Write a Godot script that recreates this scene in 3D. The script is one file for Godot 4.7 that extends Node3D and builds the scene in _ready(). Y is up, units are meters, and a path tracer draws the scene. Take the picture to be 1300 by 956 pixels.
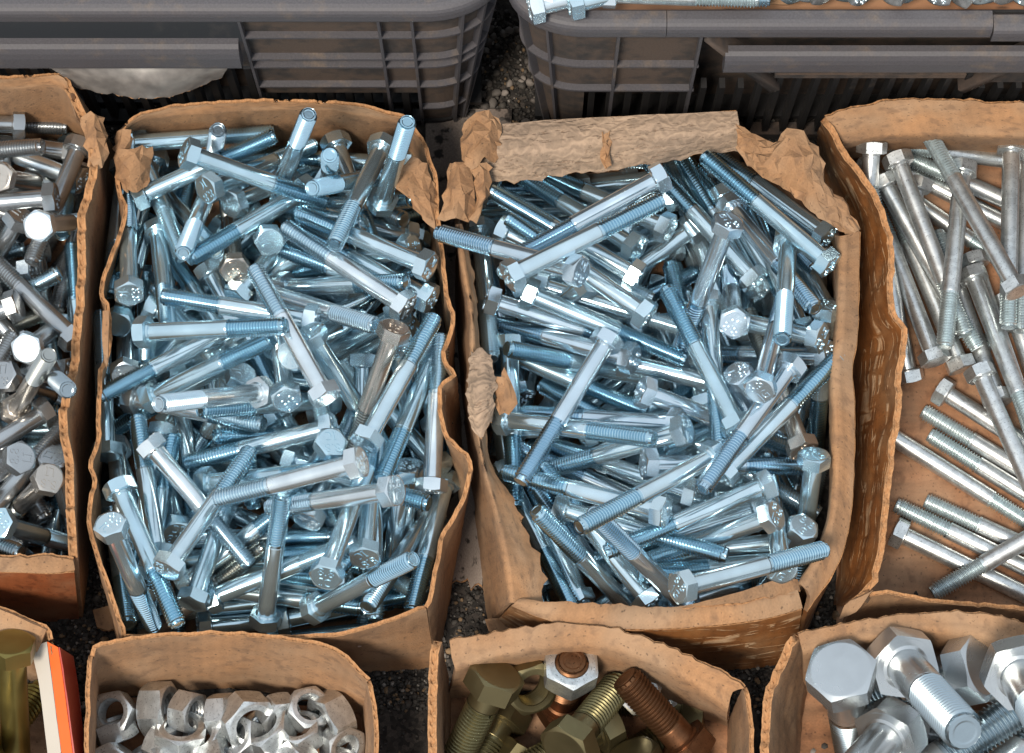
extends Node3D

# Open cartons of zinc-plated hex bolts laid out on gravelly asphalt at a market, two black plastic crates behind.

var M := {}          # materials
var proto := {}      # bolt and nut prototypes
var uid := {}
var rng := RandomNumberGenerator.new()

func _ready():
	rng.seed = 20
	camera_and_light()
	make_materials()
	ground()
	crates()
	boxes()
	hardware()
	hardware_more()

func camera_and_light():
	var cam := Camera3D.new()
	cam.name = "camera"
	cam.near = 0.05
	cam.far = 60.0
	cam.fov = 2.0 * rad_to_deg(atan(478.0 / 3200.0))
	add_child(cam)
	var el := deg_to_rad(70.0)
	cam.position = Vector3(0, sin(el), cos(el)) * 1.6
	cam.rotation = Vector3(-el, 0, 0)
	cam.current = true
	var env := Environment.new()
	env.background_mode = Environment.BG_SKY
	var sm := ProceduralSkyMaterial.new()
	sm.sky_top_color = Color(0.90, 0.95, 1.0)
	sm.sky_horizon_color = Color(0.79, 0.80, 0.81)
	sm.sky_curve = 0.4
	sm.sky_energy_multiplier = 0.92
	sm.ground_horizon_color = Color(0.32, 0.28, 0.25)
	sm.ground_bottom_color = Color(0.22, 0.19, 0.17)
	sm.sun_angle_max = 1.0
	var sky := Sky.new()
	sky.sky_material = sm
	env.sky = sky
	env.ambient_light_source = Environment.AMBIENT_SOURCE_SKY
	env.tonemap_mode = Environment.TONE_MAPPER_LINEAR
	env.tonemap_exposure = 1.33
	env.sdfgi_enabled = true
	env.ssao_enabled = true
	env.ssil_enabled = true
	var we := WorldEnvironment.new()
	we.name = "environment"
	we.environment = env
	add_child(we)
	var sun := DirectionalLight3D.new()
	sun.name = "sun"
	sun.light_color = Color(1.0, 0.96, 0.9)
	sun.light_energy = 1.1
	sun.light_angular_distance = 14.0
	sun.shadow_enabled = true
	sun.rotation_degrees = Vector3(-58, -28, 0)
	add_child(sun)

# ---------------------------------------------------------------- helpers
func V(x: float, y: float, z: float) -> Vector3:
	return Vector3(x, y, z) * 0.001

func tag(o: Node, label := "", category := "", group := "", kind := ""):
	if label: o.set_meta("label", label)
	if category: o.set_meta("category", category)
	if group: o.set_meta("group", group)
	if kind: o.set_meta("kind", kind)

func numbered(called: String) -> String:
	var n: int = uid.get(called, 0)
	uid[called] = n + 1
	return called if n == 0 else "%s_%03d" % [called, n]

func thing(called: String, label: String, category: String, group := "") -> Node3D:
	var o := Node3D.new()
	o.name = numbered(called)
	add_child(o)
	tag(o, label, category, group)
	return o

func part(called: String, mesh: Mesh, mat: Material, parent: Node) -> MeshInstance3D:
	var o := MeshInstance3D.new()
	o.name = called
	o.mesh = mesh
	if mat: o.material_override = mat
	parent.add_child(o, true)
	return o

func cat(a: PackedVector3Array, t: float) -> Vector3:
	var n := a.size()
	var f := clampf(t, 0.0, 1.0) * (n - 1)
	var i := mini(int(f), n - 2)
	var u := f - i
	if n == 2: return a[0].lerp(a[1], u)
	var p0: Vector3 = a[i - 1] if i > 0 else a[0] * 2.0 - a[1]
	var p3: Vector3 = a[i + 2] if i + 2 < n else a[n - 1] * 2.0 - a[n - 2]
	return a[i].cubic_interpolate(a[i + 1], p0, p3, u)

func resample(a: PackedVector3Array, n: int) -> PackedVector3Array:
	# even steps along the curve
	var fine := PackedVector3Array()
	var k := 12 * (a.size() - 1)
	var acc := PackedFloat32Array([0.0])
	for q in k + 1:
		fine.append(cat(a, float(q) / k))
		if q: acc.append(acc[q - 1] + fine[q].distance_to(fine[q - 1]))
	var out := PackedVector3Array()
	var at := 0
	for q in n + 1:
		var want := acc[k] * q / n
		while at < k - 1 and acc[at + 1] < want: at += 1
		var seg := maxf(acc[at + 1] - acc[at], 1e-9)
		out.append(fine[at].lerp(fine[at + 1], clampf((want - acc[at]) / seg, 0, 1)))
	return out

# A sheet of card or paper through rows of control points, with thickness, waves, crumples, a ragged last row and a torn corrugated edge.
func sheet(called: String, rows: Array, mat: Material, parent: Node, o := {}) -> MeshInstance3D:
	var step: float = o.get("step", 0.0045)
	var th: float = o.get("thick", 0.0026) * 0.5
	var crumple: float = o.get("crumple", 0.0008)
	var freq: float = o.get("freq", 60.0)
	var rag: float = o.get("rag", 0.0015)
	var smooth: bool = o.get("smooth", true)
	var sharp: float = o.get("sharp", 0.0)
	var rag_all: bool = o.get("torn", false)
	var sd: int = o.get("seed", called.hash() % 1000 + rows.size())
	var noise := FastNoiseLite.new()
	noise.seed = sd
	noise.frequency = 1.0
	noise.fractal_octaves = 1 if sharp > 0.0 else 3
	var L := 0.0
	var packed := []
	for r in rows:
		var p := PackedVector3Array(r)
		packed.append(p)
		var l := 0.0
		for i in range(1, p.size()): l += p[i].distance_to(p[i - 1])
		L = maxf(L, l)
	var nu := clampi(int(ceil(L / step)), 4, 170)
	var rs := []
	for p in packed: rs.append(resample(p, nu))
	var Hh := 0.0
	for i in range(1, rs.size()): Hh += rs[i][nu / 2].distance_to(rs[i - 1][nu / 2])
	var nv := clampi(int(ceil(Hh / step)), 3, 40)
	var grid := []
	for i in nu + 1:
		var col := PackedVector3Array()
		for r in rs: col.append(r[i])
		if smooth or rs.size() == 2: col = resample(col, nv)
		else:
			var c2 := PackedVector3Array()
			for q in nv + 1:
				var f := float(q) / nv * (rs.size() - 1)
				var k := mini(int(f), rs.size() - 2)
				c2.append(col[k].lerp(col[k + 1], f - k))
			col = c2
		grid.append(col)
	var facet: float = o.get("facet", 0.0)
	if facet > 0.0:
		var rg := RandomNumberGenerator.new()
		rg.seed = sd
		for i in nu + 1:
			for j in nv + 1: grid[i][j] += Vector3(rg.randf_range(-1, 1), rg.randf_range(-1, 1), rg.randf_range(-1, 1)) * facet
		return faceted(called, grid, nu, nv, mat, parent, L / nu, Hh / nv, th)
	# displacement
	var nrm := normals_of(grid, nu, nv)
	for i in nu + 1:
		for j in nv + 1:
			var q: Vector3 = grid[i][j] * freq
			var d := noise.get_noise_3d(q.x, q.y, q.z) * (1.0 - sharp) + (0.25 + sharp) * (0.35 - 1.4 * absf(noise.get_noise_3d(q.x * 0.45 + 9.0, q.y * 0.45, q.z * 0.45)))
			grid[i][j] += nrm[i][j] * d * crumple
	if rag > 0.0:
		for i in nu + 1:
			var t: Vector3 = (grid[i][nv] - grid[i][nv - 1]).normalized()
			grid[i][nv] += t * rag * (noise.get_noise_2d(i * step * 90.0, 7.0) * 1.8 + noise.get_noise_2d(i * step * 430.0, 3.0) * 0.5)
			if rag_all:
				var t2: Vector3 = (grid[i][0] - grid[i][1]).normalized()
				grid[i][0] += t2 * rag * (noise.get_noise_2d(i * step * 110.0, 27.0) * 1.5 + noise.get_noise_2d(i * step * 260.0, 33.0) * 0.5)
	if rag_all:
		for j in nv + 1:
			for e in [[0, 1], [nu, nu - 1]]:
				var t3: Vector3 = (grid[e[0]][j] - grid[e[1]][j]).normalized()
				grid[e[0]][j] += t3 * rag * (noise.get_noise_2d(j * step * 110.0, 47.0 + e[0]) * 1.5 + noise.get_noise_2d(j * step * 260.0, 63.0) * 0.5)
	nrm = normals_of(grid, nu, nv)
	var vs := PackedVector3Array()
	var ns := PackedVector3Array()
	var uv := PackedVector2Array()
	var ix := PackedInt32Array()
	var us := L / nu / 0.22
	var vsz := Hh / nv / 0.22
	for side in [1.0, -1.0]:
		var base := vs.size()
		for i in nu + 1:
			for j in nv + 1:
				vs.append(grid[i][j] + nrm[i][j] * th * side)
				ns.append(nrm[i][j] * side)
				uv.append(Vector2(i * us + sd * 0.137, j * vsz + sd * 0.071))
		for i in nu:
			for j in nv:
				var a := base + i * (nv + 1) + j
				var b := a + nv + 1
				if side > 0: ix.append_array([a, b + 1, b, a, a + 1, b + 1])
				else: ix.append_array([a, b, b + 1, a, b + 1, a + 1])
	# plain closing strips on the first row and both ends
	strip(vs, ns, uv, ix, grid, nrm, th, nu, nv, 0)
	strip(vs, ns, uv, ix, grid, nrm, th, nu, nv, 1)
	strip(vs, ns, uv, ix, grid, nrm, th, nu, nv, 2)
	var m := part(called, arrays_mesh(vs, ns, uv, ix), mat, parent)
	# the torn edge: two liners with the fluting sunk between them
	var st := SurfaceTool.new()
	st.begin(Mesh.PRIMITIVE_TRIANGLES)
	var sub := 3
	var prev := []
	for i in nu * sub + 1:
		var f := float(i) / sub
		var k := mini(int(f), nu - 1)
		var w := f - k
		var c: Vector3 = grid[k][nv].lerp(grid[k + 1][nv], w)
		var n: Vector3 = nrm[k][nv].lerp(nrm[k + 1][nv], w).normalized()
		var t: Vector3 = (grid[k][nv] - grid[k][nv - 1]).lerp(grid[k + 1][nv] - grid[k + 1][nv - 1], w).normalized()
		var e1 := 0.0008 * noise.get_noise_2d(i * 9.1, 1.0) * (1.0 if rag > 0.0 else 0.2)
		var e2 := 0.0008 * noise.get_noise_2d(i * 9.1, 50.0) * (1.0 if rag > 0.0 else 0.2)
		var z := 0.55 if i % 4 < 2 else -0.55
		var dep := th * (1.1 if th > 0.001 else 0.2)
		var now := [c + n * th * 1.02 + t * e1, c + n * th * 0.6 + t * e1, c + n * th * z - t * dep, c - n * th * 0.6 + t * e2, c - n * th * 1.02 + t * e2]
		if prev:
			for q in 4:
				for v in [prev[q], now[q], now[q + 1], prev[q], now[q + 1], prev[q + 1]]:
					st.set_uv(Vector2(v.x, v.z + v.y) / 0.22)
					st.add_vertex(v)
		prev = now
	st.generate_normals()
	part("torn_edge", st.commit(), M.kraft_edge, m)
	return m

func normals_of(grid: Array, nu: int, nv: int) -> Array:
	var out := []
	for i in nu + 1:
		var col := PackedVector3Array()
		var a: PackedVector3Array = grid[maxi(i - 1, 0)]
		var b: PackedVector3Array = grid[mini(i + 1, nu)]
		var c: PackedVector3Array = grid[i]
		for j in nv + 1:
			var n := (b[j] - a[j]).cross(c[mini(j + 1, nv)] - c[maxi(j - 1, 0)])
			col.append(n.normalized() if n.length() > 1e-14 else Vector3.UP)
		out.append(col)
	return out

func strip(vs, ns, uv, ix, grid, nrm, th, nu, nv, which):
	var n: int = nu if which == 0 else nv
	var base: int = vs.size()
	for k in n + 1:
		var i: int = k if which == 0 else (0 if which == 1 else nu)
		var j: int = 0 if which == 0 else k
		var c: Vector3 = grid[i][j]
		var out: Vector3
		if which == 0: out = (grid[i][0] - grid[i][1]).normalized()
		elif which == 1: out = (grid[0][j] - grid[1][j]).normalized()
		else: out = (grid[nu][j] - grid[nu - 1][j]).normalized()
		for s in [1.0, -1.0]:
			vs.append(c + nrm[i][j] * th * s)
			ns.append(out)
			uv.append(Vector2(k * 0.02, s * 0.01))
	for k in n:
		var a := base + k * 2
		if which == 1: ix.append_array([a, a + 1, a + 3, a, a + 3, a + 2])
		else: ix.append_array([a, a + 3, a + 1, a, a + 2, a + 3])

func arrays_mesh(vs, ns, uv, ix) -> ArrayMesh:
	var arr := []
	arr.resize(Mesh.ARRAY_MAX)
	arr[Mesh.ARRAY_VERTEX] = vs
	arr[Mesh.ARRAY_NORMAL] = ns
	arr[Mesh.ARRAY_TEX_UV] = uv
	arr[Mesh.ARRAY_INDEX] = ix
	var m := ArrayMesh.new()
	m.add_surface_from_arrays(Mesh.PRIMITIVE_TRIANGLES, arr)
	return m

# ---------------------------------------------------------------- materials
func seamless(w: int, h: int, freq: float, sd: int, oct := 4, type := FastNoiseLite.TYPE_SIMPLEX_SMOOTH, W := 512, H := 512) -> PackedByteArray:
	var n := FastNoiseLite.new()
	n.noise_type = type
	n.seed = sd
	n.frequency = freq
	n.fractal_octaves = oct
	if type == FastNoiseLite.TYPE_CELLULAR: n.cellular_return_type = FastNoiseLite.RETURN_CELL_VALUE
	var im := n.get_seamless_image(w, h)
	im.convert(Image.FORMAT_L8)
	if w != W or h != H: im.resize(W, H, Image.INTERPOLATE_CUBIC)
	return im.get_data()

func image_rgb(fn: Callable, n := 512) -> ImageTexture:
	var d := PackedByteArray()
	d.resize(n * n * 3)
	for i in n * n:
		var c: Color = fn.call(i)
		d[i * 3] = clampi(int(c.r * 255.0), 0, 255)
		d[i * 3 + 1] = clampi(int(c.g * 255.0), 0, 255)
		d[i * 3 + 2] = clampi(int(c.b * 255.0), 0, 255)
	var im := Image.create_from_data(n, n, false, Image.FORMAT_RGB8, d)
	im.generate_mipmaps()
	return ImageTexture.create_from_image(im)

func bump(fn: Callable, strength: float, n := 512) -> ImageTexture:
	var d := PackedByteArray()
	d.resize(n * n)
	for i in n * n: d[i] = clampi(int(fn.call(i) * 255.0), 0, 255)
	var im := Image.create_from_data(n, n, false, Image.FORMAT_L8, d)
	im.convert(Image.FORMAT_RGBA8)
	im.bump_map_to_normal_map(strength)
	im.generate_mipmaps()
	return ImageTexture.create_from_image(im)

func std(albedo, rough: float, metal := 0.0) -> StandardMaterial3D:
	var m := StandardMaterial3D.new()
	if albedo is Texture2D: m.albedo_texture = albedo
	else: m.albedo_color = albedo
	m.roughness = rough
	m.metallic = metal
	return m

func make_materials():
	var big := seamless(256, 256, 0.012, 3)
	var mid := seamless(512, 512, 0.03, 5)
	var fine := seamless(512, 512, 0.25, 6, 2)
	var streak := seamless(512, 64, 0.05, 8, 3)     # long in v
	var grain := seamless(64, 512, 0.05, 9, 4)      # long in u
	var speck := seamless(512, 512, 0.12, 12, 2)
	var cells := seamless(512, 512, 0.09, 14, 1, FastNoiseLite.TYPE_CELLULAR)
	var fib_n := bump(func(i): return fine[i] / 255.0 * 0.5 + grain[i] / 255.0 * 0.06 + mid[i] / 255.0 * 0.35, 1.2)
	var kraft := func(i, a: Color, b: Color, dark: Color) -> Color:
		var c := a.lerp(b, big[i] / 255.0)
		c = c * (0.90 + 0.05 * grain[i] / 255.0 + 0.14 * fine[i] / 255.0) * (1.0 + 0.02 * sin(TAU * 32.0 * (i % 512) / 512.0))
		c = c.lerp(Color(0.60, 0.51, 0.42), 0.45 * clampf((big[(i + 70000) % 262144] / 255.0 - 0.35) * 2.0, 0, 1))
		var s := clampf((mid[i] / 255.0 - 0.60) * 4.0, 0, 1)
		c = c.lerp(dark, s * 0.35)
		if speck[i] < 40: c = c.lerp(dark * 0.6, 0.5)
		return c
	M.kraft = std(image_rgb(func(i): return kraft.call(i, Color(0.61, 0.45, 0.31), Color(0.49, 0.375, 0.275), Color(0.33, 0.25, 0.195))), 0.9)
	M.kraft.normal_enabled = true
	M.kraft.normal_texture = fib_n
	M.kraft.normal_scale = 0.7
	M.kraft_floor = std(image_rgb(func(i):
		var c: Color = kraft.call(i, Color(0.57, 0.40, 0.28), Color(0.48, 0.335, 0.235), Color(0.27, 0.18, 0.13))
		return c * (0.88 + 0.2 * grain[i] / 255.0)), 0.9)
	M.kraft_floor.normal_enabled = true
	M.kraft_floor.normal_texture = fib_n
	M.kraft_floor.normal_scale = 0.5
	M.kraft_edge = std(Color(0.68, 0.50, 0.34), 0.95)
	M.kraft_edge.albedo_texture = image_rgb(func(i): return Color(1, 1, 1) * (0.72 + 0.35 * fine[i] / 255.0))
	# weathered card: greyed, with long dark cracks
	M.weathered = std(image_rgb(func(i):
		var c := Color(0.63, 0.535, 0.45).lerp(Color(0.53, 0.455, 0.39), big[i] / 255.0) * (0.93 + 0.07 * sin(TAU * (34.0 * (i / 512) / 512.0 + 2.0 * mid[i] / 255.0)))
		c = c * (0.80 + 0.30 * grain[i] / 255.0 + 0.08 * fine[i] / 255.0)
		var r := absf(grain[i] / 255.0 - 0.5)
		if r < 0.012: c = c.lerp(Color(0.34, 0.26, 0.20), 0.55 * clampf(mid[i] / 90.0 - 0.8, 0, 1))
		return c), 0.95)
	M.weathered.normal_enabled = true
	M.weathered.normal_texture = bump(func(i): return minf(1.0, 0.5 + 0.14 * sin(TAU * (34.0 * (i / 512) / 512.0 + 2.0 * mid[i] / 255.0)) + 0.2 * grain[i] / 255.0 - (0.3 if absf(grain[i] / 255.0 - 0.5) < 0.02 else 0.0)), 3.0)
	# card under packing tape: deeper colour, glossy, pale creases in the film
	var fold := seamless(96, 512, 0.016, 31, 2)
	var crease := func(i) -> float: return maxf(clampf(1.0 - absf(fold[i] / 255.0 - 0.5) * 26.0, 0, 1), clampf(1.0 - absf(fold[(i + 131 * 512 + 77) % 262144] / 255.0 - 0.42) * 30.0, 0, 1)) * clampf((streak[i] / 255.0 - 0.25) * 4.0, 0, 1)
	M.taped = std(image_rgb(func(i):
		var c: Color = kraft.call(i, Color(0.58, 0.37, 0.19), Color(0.49, 0.31, 0.17), Color(0.38, 0.24, 0.14))
		return c.lerp(Color(0.86, 0.76, 0.64), crease.call(i) * 0.75)), 0.5)
	M.taped.normal_enabled = true
	M.taped.normal_texture = bump(func(i): return 0.4 + 0.35 * crease.call(i) + 0.15 * mid[i] / 255.0, 2.0)
	M.taped.clearcoat_enabled = true
	M.taped.clearcoat = 0.6
	M.taped.clearcoat_roughness = 0.2
	M.red_card = std(image_rgb(func(i): return kraft.call(i, Color(0.57, 0.33, 0.20), Color(0.50, 0.27, 0.155), Color(0.25, 0.12, 0.07))), 0.45)
	M.label_paper = std(Color(0.70, 0.62, 0.58), 0.7)
	# plastic
	var dusty := func(i, lo: float, base: Color, dust: Color) -> Color:
		var k := clampf((big[i] / 255.0 * 0.55 + mid[i] / 255.0 * 0.45 - lo) * 3.0, 0, 1)
		return base.lerp(dust, k) * (0.85 + 0.25 * fine[i] / 255.0)
	M.plastic = std(image_rgb(func(i): return dusty.call(i, 0.60, Color(0.28, 0.27, 0.285), Color(0.40, 0.345, 0.30))), 0.6)
	M.plastic_dusty = std(image_rgb(func(i): return dusty.call(i, 0.24, Color(0.15, 0.142, 0.145), Color(0.305, 0.25, 0.215))), 0.85)
	M.plastic_dark = std(image_rgb(func(i): return dusty.call(i, 0.66, Color(0.085, 0.08, 0.085), Color(0.22, 0.19, 0.165))), 0.6)
	for m in [M.plastic, M.plastic_dusty, M.plastic_dark]:
		m.uv1_triplanar = true
		m.uv1_world_triplanar = true
		m.uv1_scale = Vector3.ONE * 5.0
	# asphalt
	M.asphalt = std(image_rgb(func(i): return Color(0.20, 0.18, 0.165) * (0.45 + 0.9 * cells[i] / 255.0) * (0.7 + 0.5 * fine[i] / 255.0)), 0.95)
	M.asphalt.uv1_triplanar = true
	M.asphalt.uv1_world_triplanar = true
	M.asphalt.uv1_scale = Vector3.ONE * 9.0
	M.pebble = std(Color(1, 1, 1), 0.8)
	M.pebble.vertex_color_use_as_albedo = true
	M.board = std(image_rgb(func(i):
		var c := Color(0.50, 0.46, 0.43).lerp(Color(0.40, 0.35, 0.32), big[i] / 255.0) * (0.85 + 0.3 * fine[i] / 255.0)
		return c.lerp(Color(0.14, 0.12, 0.11), clampf((0.33 - mid[i] / 255.0) * 8.0, 0, 1))), 0.95)
	M.bag = std(image_rgb(func(i): return Color(0.45, 0.43, 0.415) * (0.70 + 0.40 * mid[i] / 255.0)), 0.45)
	# zinc: plated steel, faint smudges in tone and gloss
	var smudge := image_rgb(func(i): return Color(1, 1, 1) * (0.90 + 0.10 * big[i] / 255.0))
	var gloss := image_rgb(func(i): return Color(1, 1, 1) * (0.65 + 0.35 * big[i] / 255.0))
	var rough_zinc := image_rgb(func(i):
		var c := Color(1, 1, 1) * (0.80 + 0.22 * mid[i] / 255.0)
		if speck[i] < 50: c = c * 0.6
		return c)
	var metal := func(called: String, col: Color, rough: float, tex: Texture2D, sc: float):
		var m := std(col, rough + 0.02, 0.9)
		m.albedo_texture = tex
		m.roughness_texture = gloss
		m.uv1_triplanar = true
		m.uv1_scale = Vector3.ONE * sc
		m.resource_name = called
		M[called] = m
		# the rolled thread keeps a little more of the passivation's colour
		var w: StandardMaterial3D = m.duplicate()
		w.metallic = 1.0 if called.begins_with("zinc") else 0.85
		w.albedo_color = Color(col.r * 0.92, col.g * 0.965, col.b * 0.985) if called.begins_with("zinc") else Color(col.r * 0.98, col.g * 1.02, col.b * 1.03)
		M[called + "_thread"] = w
	metal.call("zinc_teal", Color(0.78, 0.885, 0.93), 0.225, smudge, 9.0)
	metal.call("zinc_blue", Color(0.83, 0.91, 0.945), 0.20, smudge, 8.0)
	metal.call("zinc_pale", Color(0.88, 0.92, 0.94), 0.27, smudge, 10.0)
	metal.call("zinc_violet", Color(0.83, 0.895, 0.935), 0.19, smudge, 9.0)
	metal.call("zinc_worn", Color(0.71, 0.725, 0.735), 0.27, smudge, 9.0)
	metal.call("zinc_brownish", Color(0.78, 0.75, 0.715), 0.27, smudge, 8.0)
	metal.call("galvanised", Color(0.87, 0.885, 0.885), 0.38, rough_zinc, 11.0)
	metal.call("galvanised_dull", Color(0.84, 0.85, 0.85), 0.44, rough_zinc, 9.0)
	metal.call("zinc_large", Color(0.78, 0.80, 0.81), 0.30, smudge, 7.0)
	metal.call("rusted_zinc", Color(0.46, 0.31, 0.21), 0.5, rough_zinc, 9.0)
	metal.call("yellow_zinc", Color(0.56, 0.50, 0.29), 0.40, smudge, 9.0)
	metal.call("olive_zinc", Color(0.50, 0.455, 0.33), 0.42, smudge, 9.0)
	M.rust = std(Color(0.45, 0.25, 0.15), 0.8)
	M.white_card = std(Color(0.68, 0.65, 0.61), 0.75)
	M.orange_card = std(Color(0.85, 0.34, 0.06), 0.55)
	M.scarlet_card = std(Color(0.62, 0.16, 0.07), 0.35)
	M.scarlet_card.clearcoat_enabled = true

# ---------------------------------------------------------------- bolts and nuts
func lathe(pts: Array, n: int, smooth_all := false) -> SurfaceTool:
	# pts: [radius, y] from top to bottom, each span its own band of normals
	var st := SurfaceTool.new()
	st.begin(Mesh.PRIMITIVE_TRIANGLES)
	for k in pts.size() - 1:
		var a: Array = pts[k]
		var b: Array = pts[k + 1]
		var dr: float = b[0] - a[0]
		var dy: float = b[1] - a[1]
		var nl := Vector2(-dy, dr).normalized()
		for i in n:
			var t0 := TAU * i / n
			var t1 := TAU * (i + 1) / n
			var q := []
			for e in [[a, t0], [a, t1], [b, t1], [b, t0]]:
				q.append([Vector3(cos(e[1]) * e[0][0], e[0][1], sin(e[1]) * e[0][0]), Vector3(cos(e[1]) * nl.x, nl.y, sin(e[1]) * nl.x)])
			for w in [0, 2, 1, 0, 3, 2]:
				st.set_normal(q[w][1])
				st.add_vertex(q[w][0])
	return st

func thread_mesh(r: float, top: float, length: float, pitch: float) -> ArrayMesh:
	var st := SurfaceTool.new()
	st.begin(Mesh.PRIMITIVE_TRIANGLES)
	var n := 14
	var cham := r * 0.22
	var turns := int((length - cham) / pitch)
	var root := r - pitch * 0.62
	# helix: crest, flank down, root, flank up
	var prof := [[r, 0.0], [r, 0.10], [root, 0.48], [root, 0.58], [r, 1.0]]
	for k in turns:
		for i in n:
			for s in 4:
				var q := []
				for e in [[s, i], [s, i + 1], [s + 1, i + 1], [s + 1, i]]:
					var ang: float = TAU * e[1] / n
					var rr: float = prof[e[0]][0]
					if k == turns - 1 and prof[e[0]][1] > 0.5: rr = root
					if k == 0 and e[0] == 0: rr = r
					var y: float = top - (k + prof[e[0]][1] + float(e[1]) / n) * pitch
					if k == 0 and e[0] == 0: y = top
					if k == turns - 1 and e[0] == 4: y = top - turns * pitch - pitch
					var slope: float = [0.0, 0.0, 0.0, 0.0][s]
					var dr: float = prof[s + 1][0] - prof[s][0]
					var dy: float = -(prof[s + 1][1] - prof[s][1]) * pitch
					var nl := Vector2(-dy, dr).normalized()
					q.append([Vector3(cos(ang) * rr, y, sin(ang) * rr), Vector3(cos(ang) * nl.x, nl.y, sin(ang) * nl.x)])
				for w in [0, 2, 1, 0, 3, 2]:
					st.set_normal(q[w][1])
					st.add_vertex(q[w][0])
	var yb := top - turns * pitch
	var tip := lathe([[root, yb + pitch * 0.2], [root, top - length + cham * 0.55], [r * 0.78, top - length], [r * 0.6, top - length - 0.00005], [r * 0.5, top - length + 0.00018], [0.0, top - length + 0.0002]], 20)
	st.append_from(tip.commit(), 0, Transform3D())
	return st.commit()

func head_mesh(af: float, hh: float, hole := 0.0, both := false) -> ArrayMesh:
	var st := SurfaceTool.new()
	st.begin(Mesh.PRIMITIVE_TRIANGLES)
	var n := 48
	var rf := af * 0.5 * 0.955
	var tilt := tan(deg_to_rad(27.0))
	var pt := func(i: int) -> float:
		var t := fposmod(TAU * i / n, TAU / 6.0) - TAU / 12.0
		return minf(af * 0.5 / cos(t), af * 0.5 * 1.135)
	for i in n:
		var t0 := TAU * i / n
		var t1 := TAU * (i + 1) / n
		var d0 := Vector3(cos(t0), 0, sin(t0))
		var d1 := Vector3(cos(t1), 0, sin(t1))
		var r0: float = pt.call(i)
		var r1: float = pt.call(i + 1)
		var y0 := hh - (r0 - rf) * tilt
		var y1 := hh - (r1 - rf) * tilt
		var up := Vector3.UP * hh
		# flat top (a ring if there is a hole)
		tri(st, d0 * hole + up, d1 * hole + up, d1 * rf * 0.93 + up, Vector3.UP, Vector3.UP, Vector3.UP)
		tri(st, d0 * hole + up, d1 * rf * 0.93 + up, d0 * rf * 0.93 + up, Vector3.UP, Vector3.UP, Vector3.UP)
		# the edge where the face turns into the chamfer
		var u2 := Vector3.UP * (hh - 0.00012)
		var c0 := (d0 * 0.45 + Vector3.UP).normalized()
		var c1 := (d1 * 0.45 + Vector3.UP).normalized()
		quad(st, d0 * rf * 0.93 + up, d1 * rf * 0.93 + up, d1 * rf + u2, d0 * rf + u2, Vector3.UP, Vector3.UP, c1, c0)
		quad(st, d0 * rf + u2, d1 * rf + u2, d1 * r1 + Vector3.UP * y1, d0 * r0 + Vector3.UP * y0, c0, c1, c1, c0)
		# side
		var am := (floorf((i + 0.5) / 8.0) + 0.5) * TAU / 6.0
		var nm := Vector3(cos(am), 0, sin(am))
		var b0 := 0.0
		var b1 := 0.0
		if both:
			b0 = (r0 - rf) * tilt
			b1 = (r1 - rf) * tilt
		quad(st, d0 * r0 + Vector3.UP * y0, d1 * r1 + Vector3.UP * y1, d1 * r1 + Vector3.UP * b1, d0 * r0 + Vector3.UP * b0, nm, nm, nm, nm)
		var dn := Vector3.DOWN
		if both:
			quad(st, d0 * r0 + Vector3.UP * b0, d1 * r1 + Vector3.UP * b1, d1 * rf, d0 * rf, (d0 * 0.45 + dn).normalized(), (d1 * 0.45 + dn).normalized(), (d1 * 0.45 + dn).normalized(), (d0 * 0.45 + dn).normalized())
			quad(st, d0 * rf, d1 * rf, d1 * hole, d0 * hole, dn, dn, dn, dn)
			quad(st, d0 * hole, d1 * hole, d1 * hole + up, d0 * hole + up, -d0, -d1, -d1, -d0)
		else:
			# bearing side with a washer face
			var w := af * 0.47
			var lo := Vector3.DOWN * 0.0004
			quad(st, d0 * r0, d1 * r1, d1 * w, d0 * w, dn, dn, dn, dn)
			quad(st, d0 * w, d1 * w, d1 * w + lo, d0 * w + lo, d0, d1, d1, d0)
			tri(st, d0 * w + lo, d1 * w + lo, lo, dn, dn, dn)
	return st.commit()

func tri(st, a, b, c, na, nb, nc):
	for e in [[a, na], [c, nc], [b, nb]]:
		st.set_normal(e[1])
		st.add_vertex(e[0])

func quad(st, a, b, c, d, na, nb, nc, nd):
	tri(st, a, b, c, na, nb, nc)
	tri(st, a, c, d, na, nc, nd)

func text_mesh(t: String, size: float) -> TextMesh:
	var tm := TextMesh.new()
	tm.text = t
	var f := SystemFont.new()
	f.font_names = PackedStringArray(["Droid Sans"])
	tm.font = f
	tm.font_size = 32
	tm.pixel_size = size / 32.0
	tm.depth = 0.0008
	tm.curve_step = 3.0
	return tm

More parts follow.
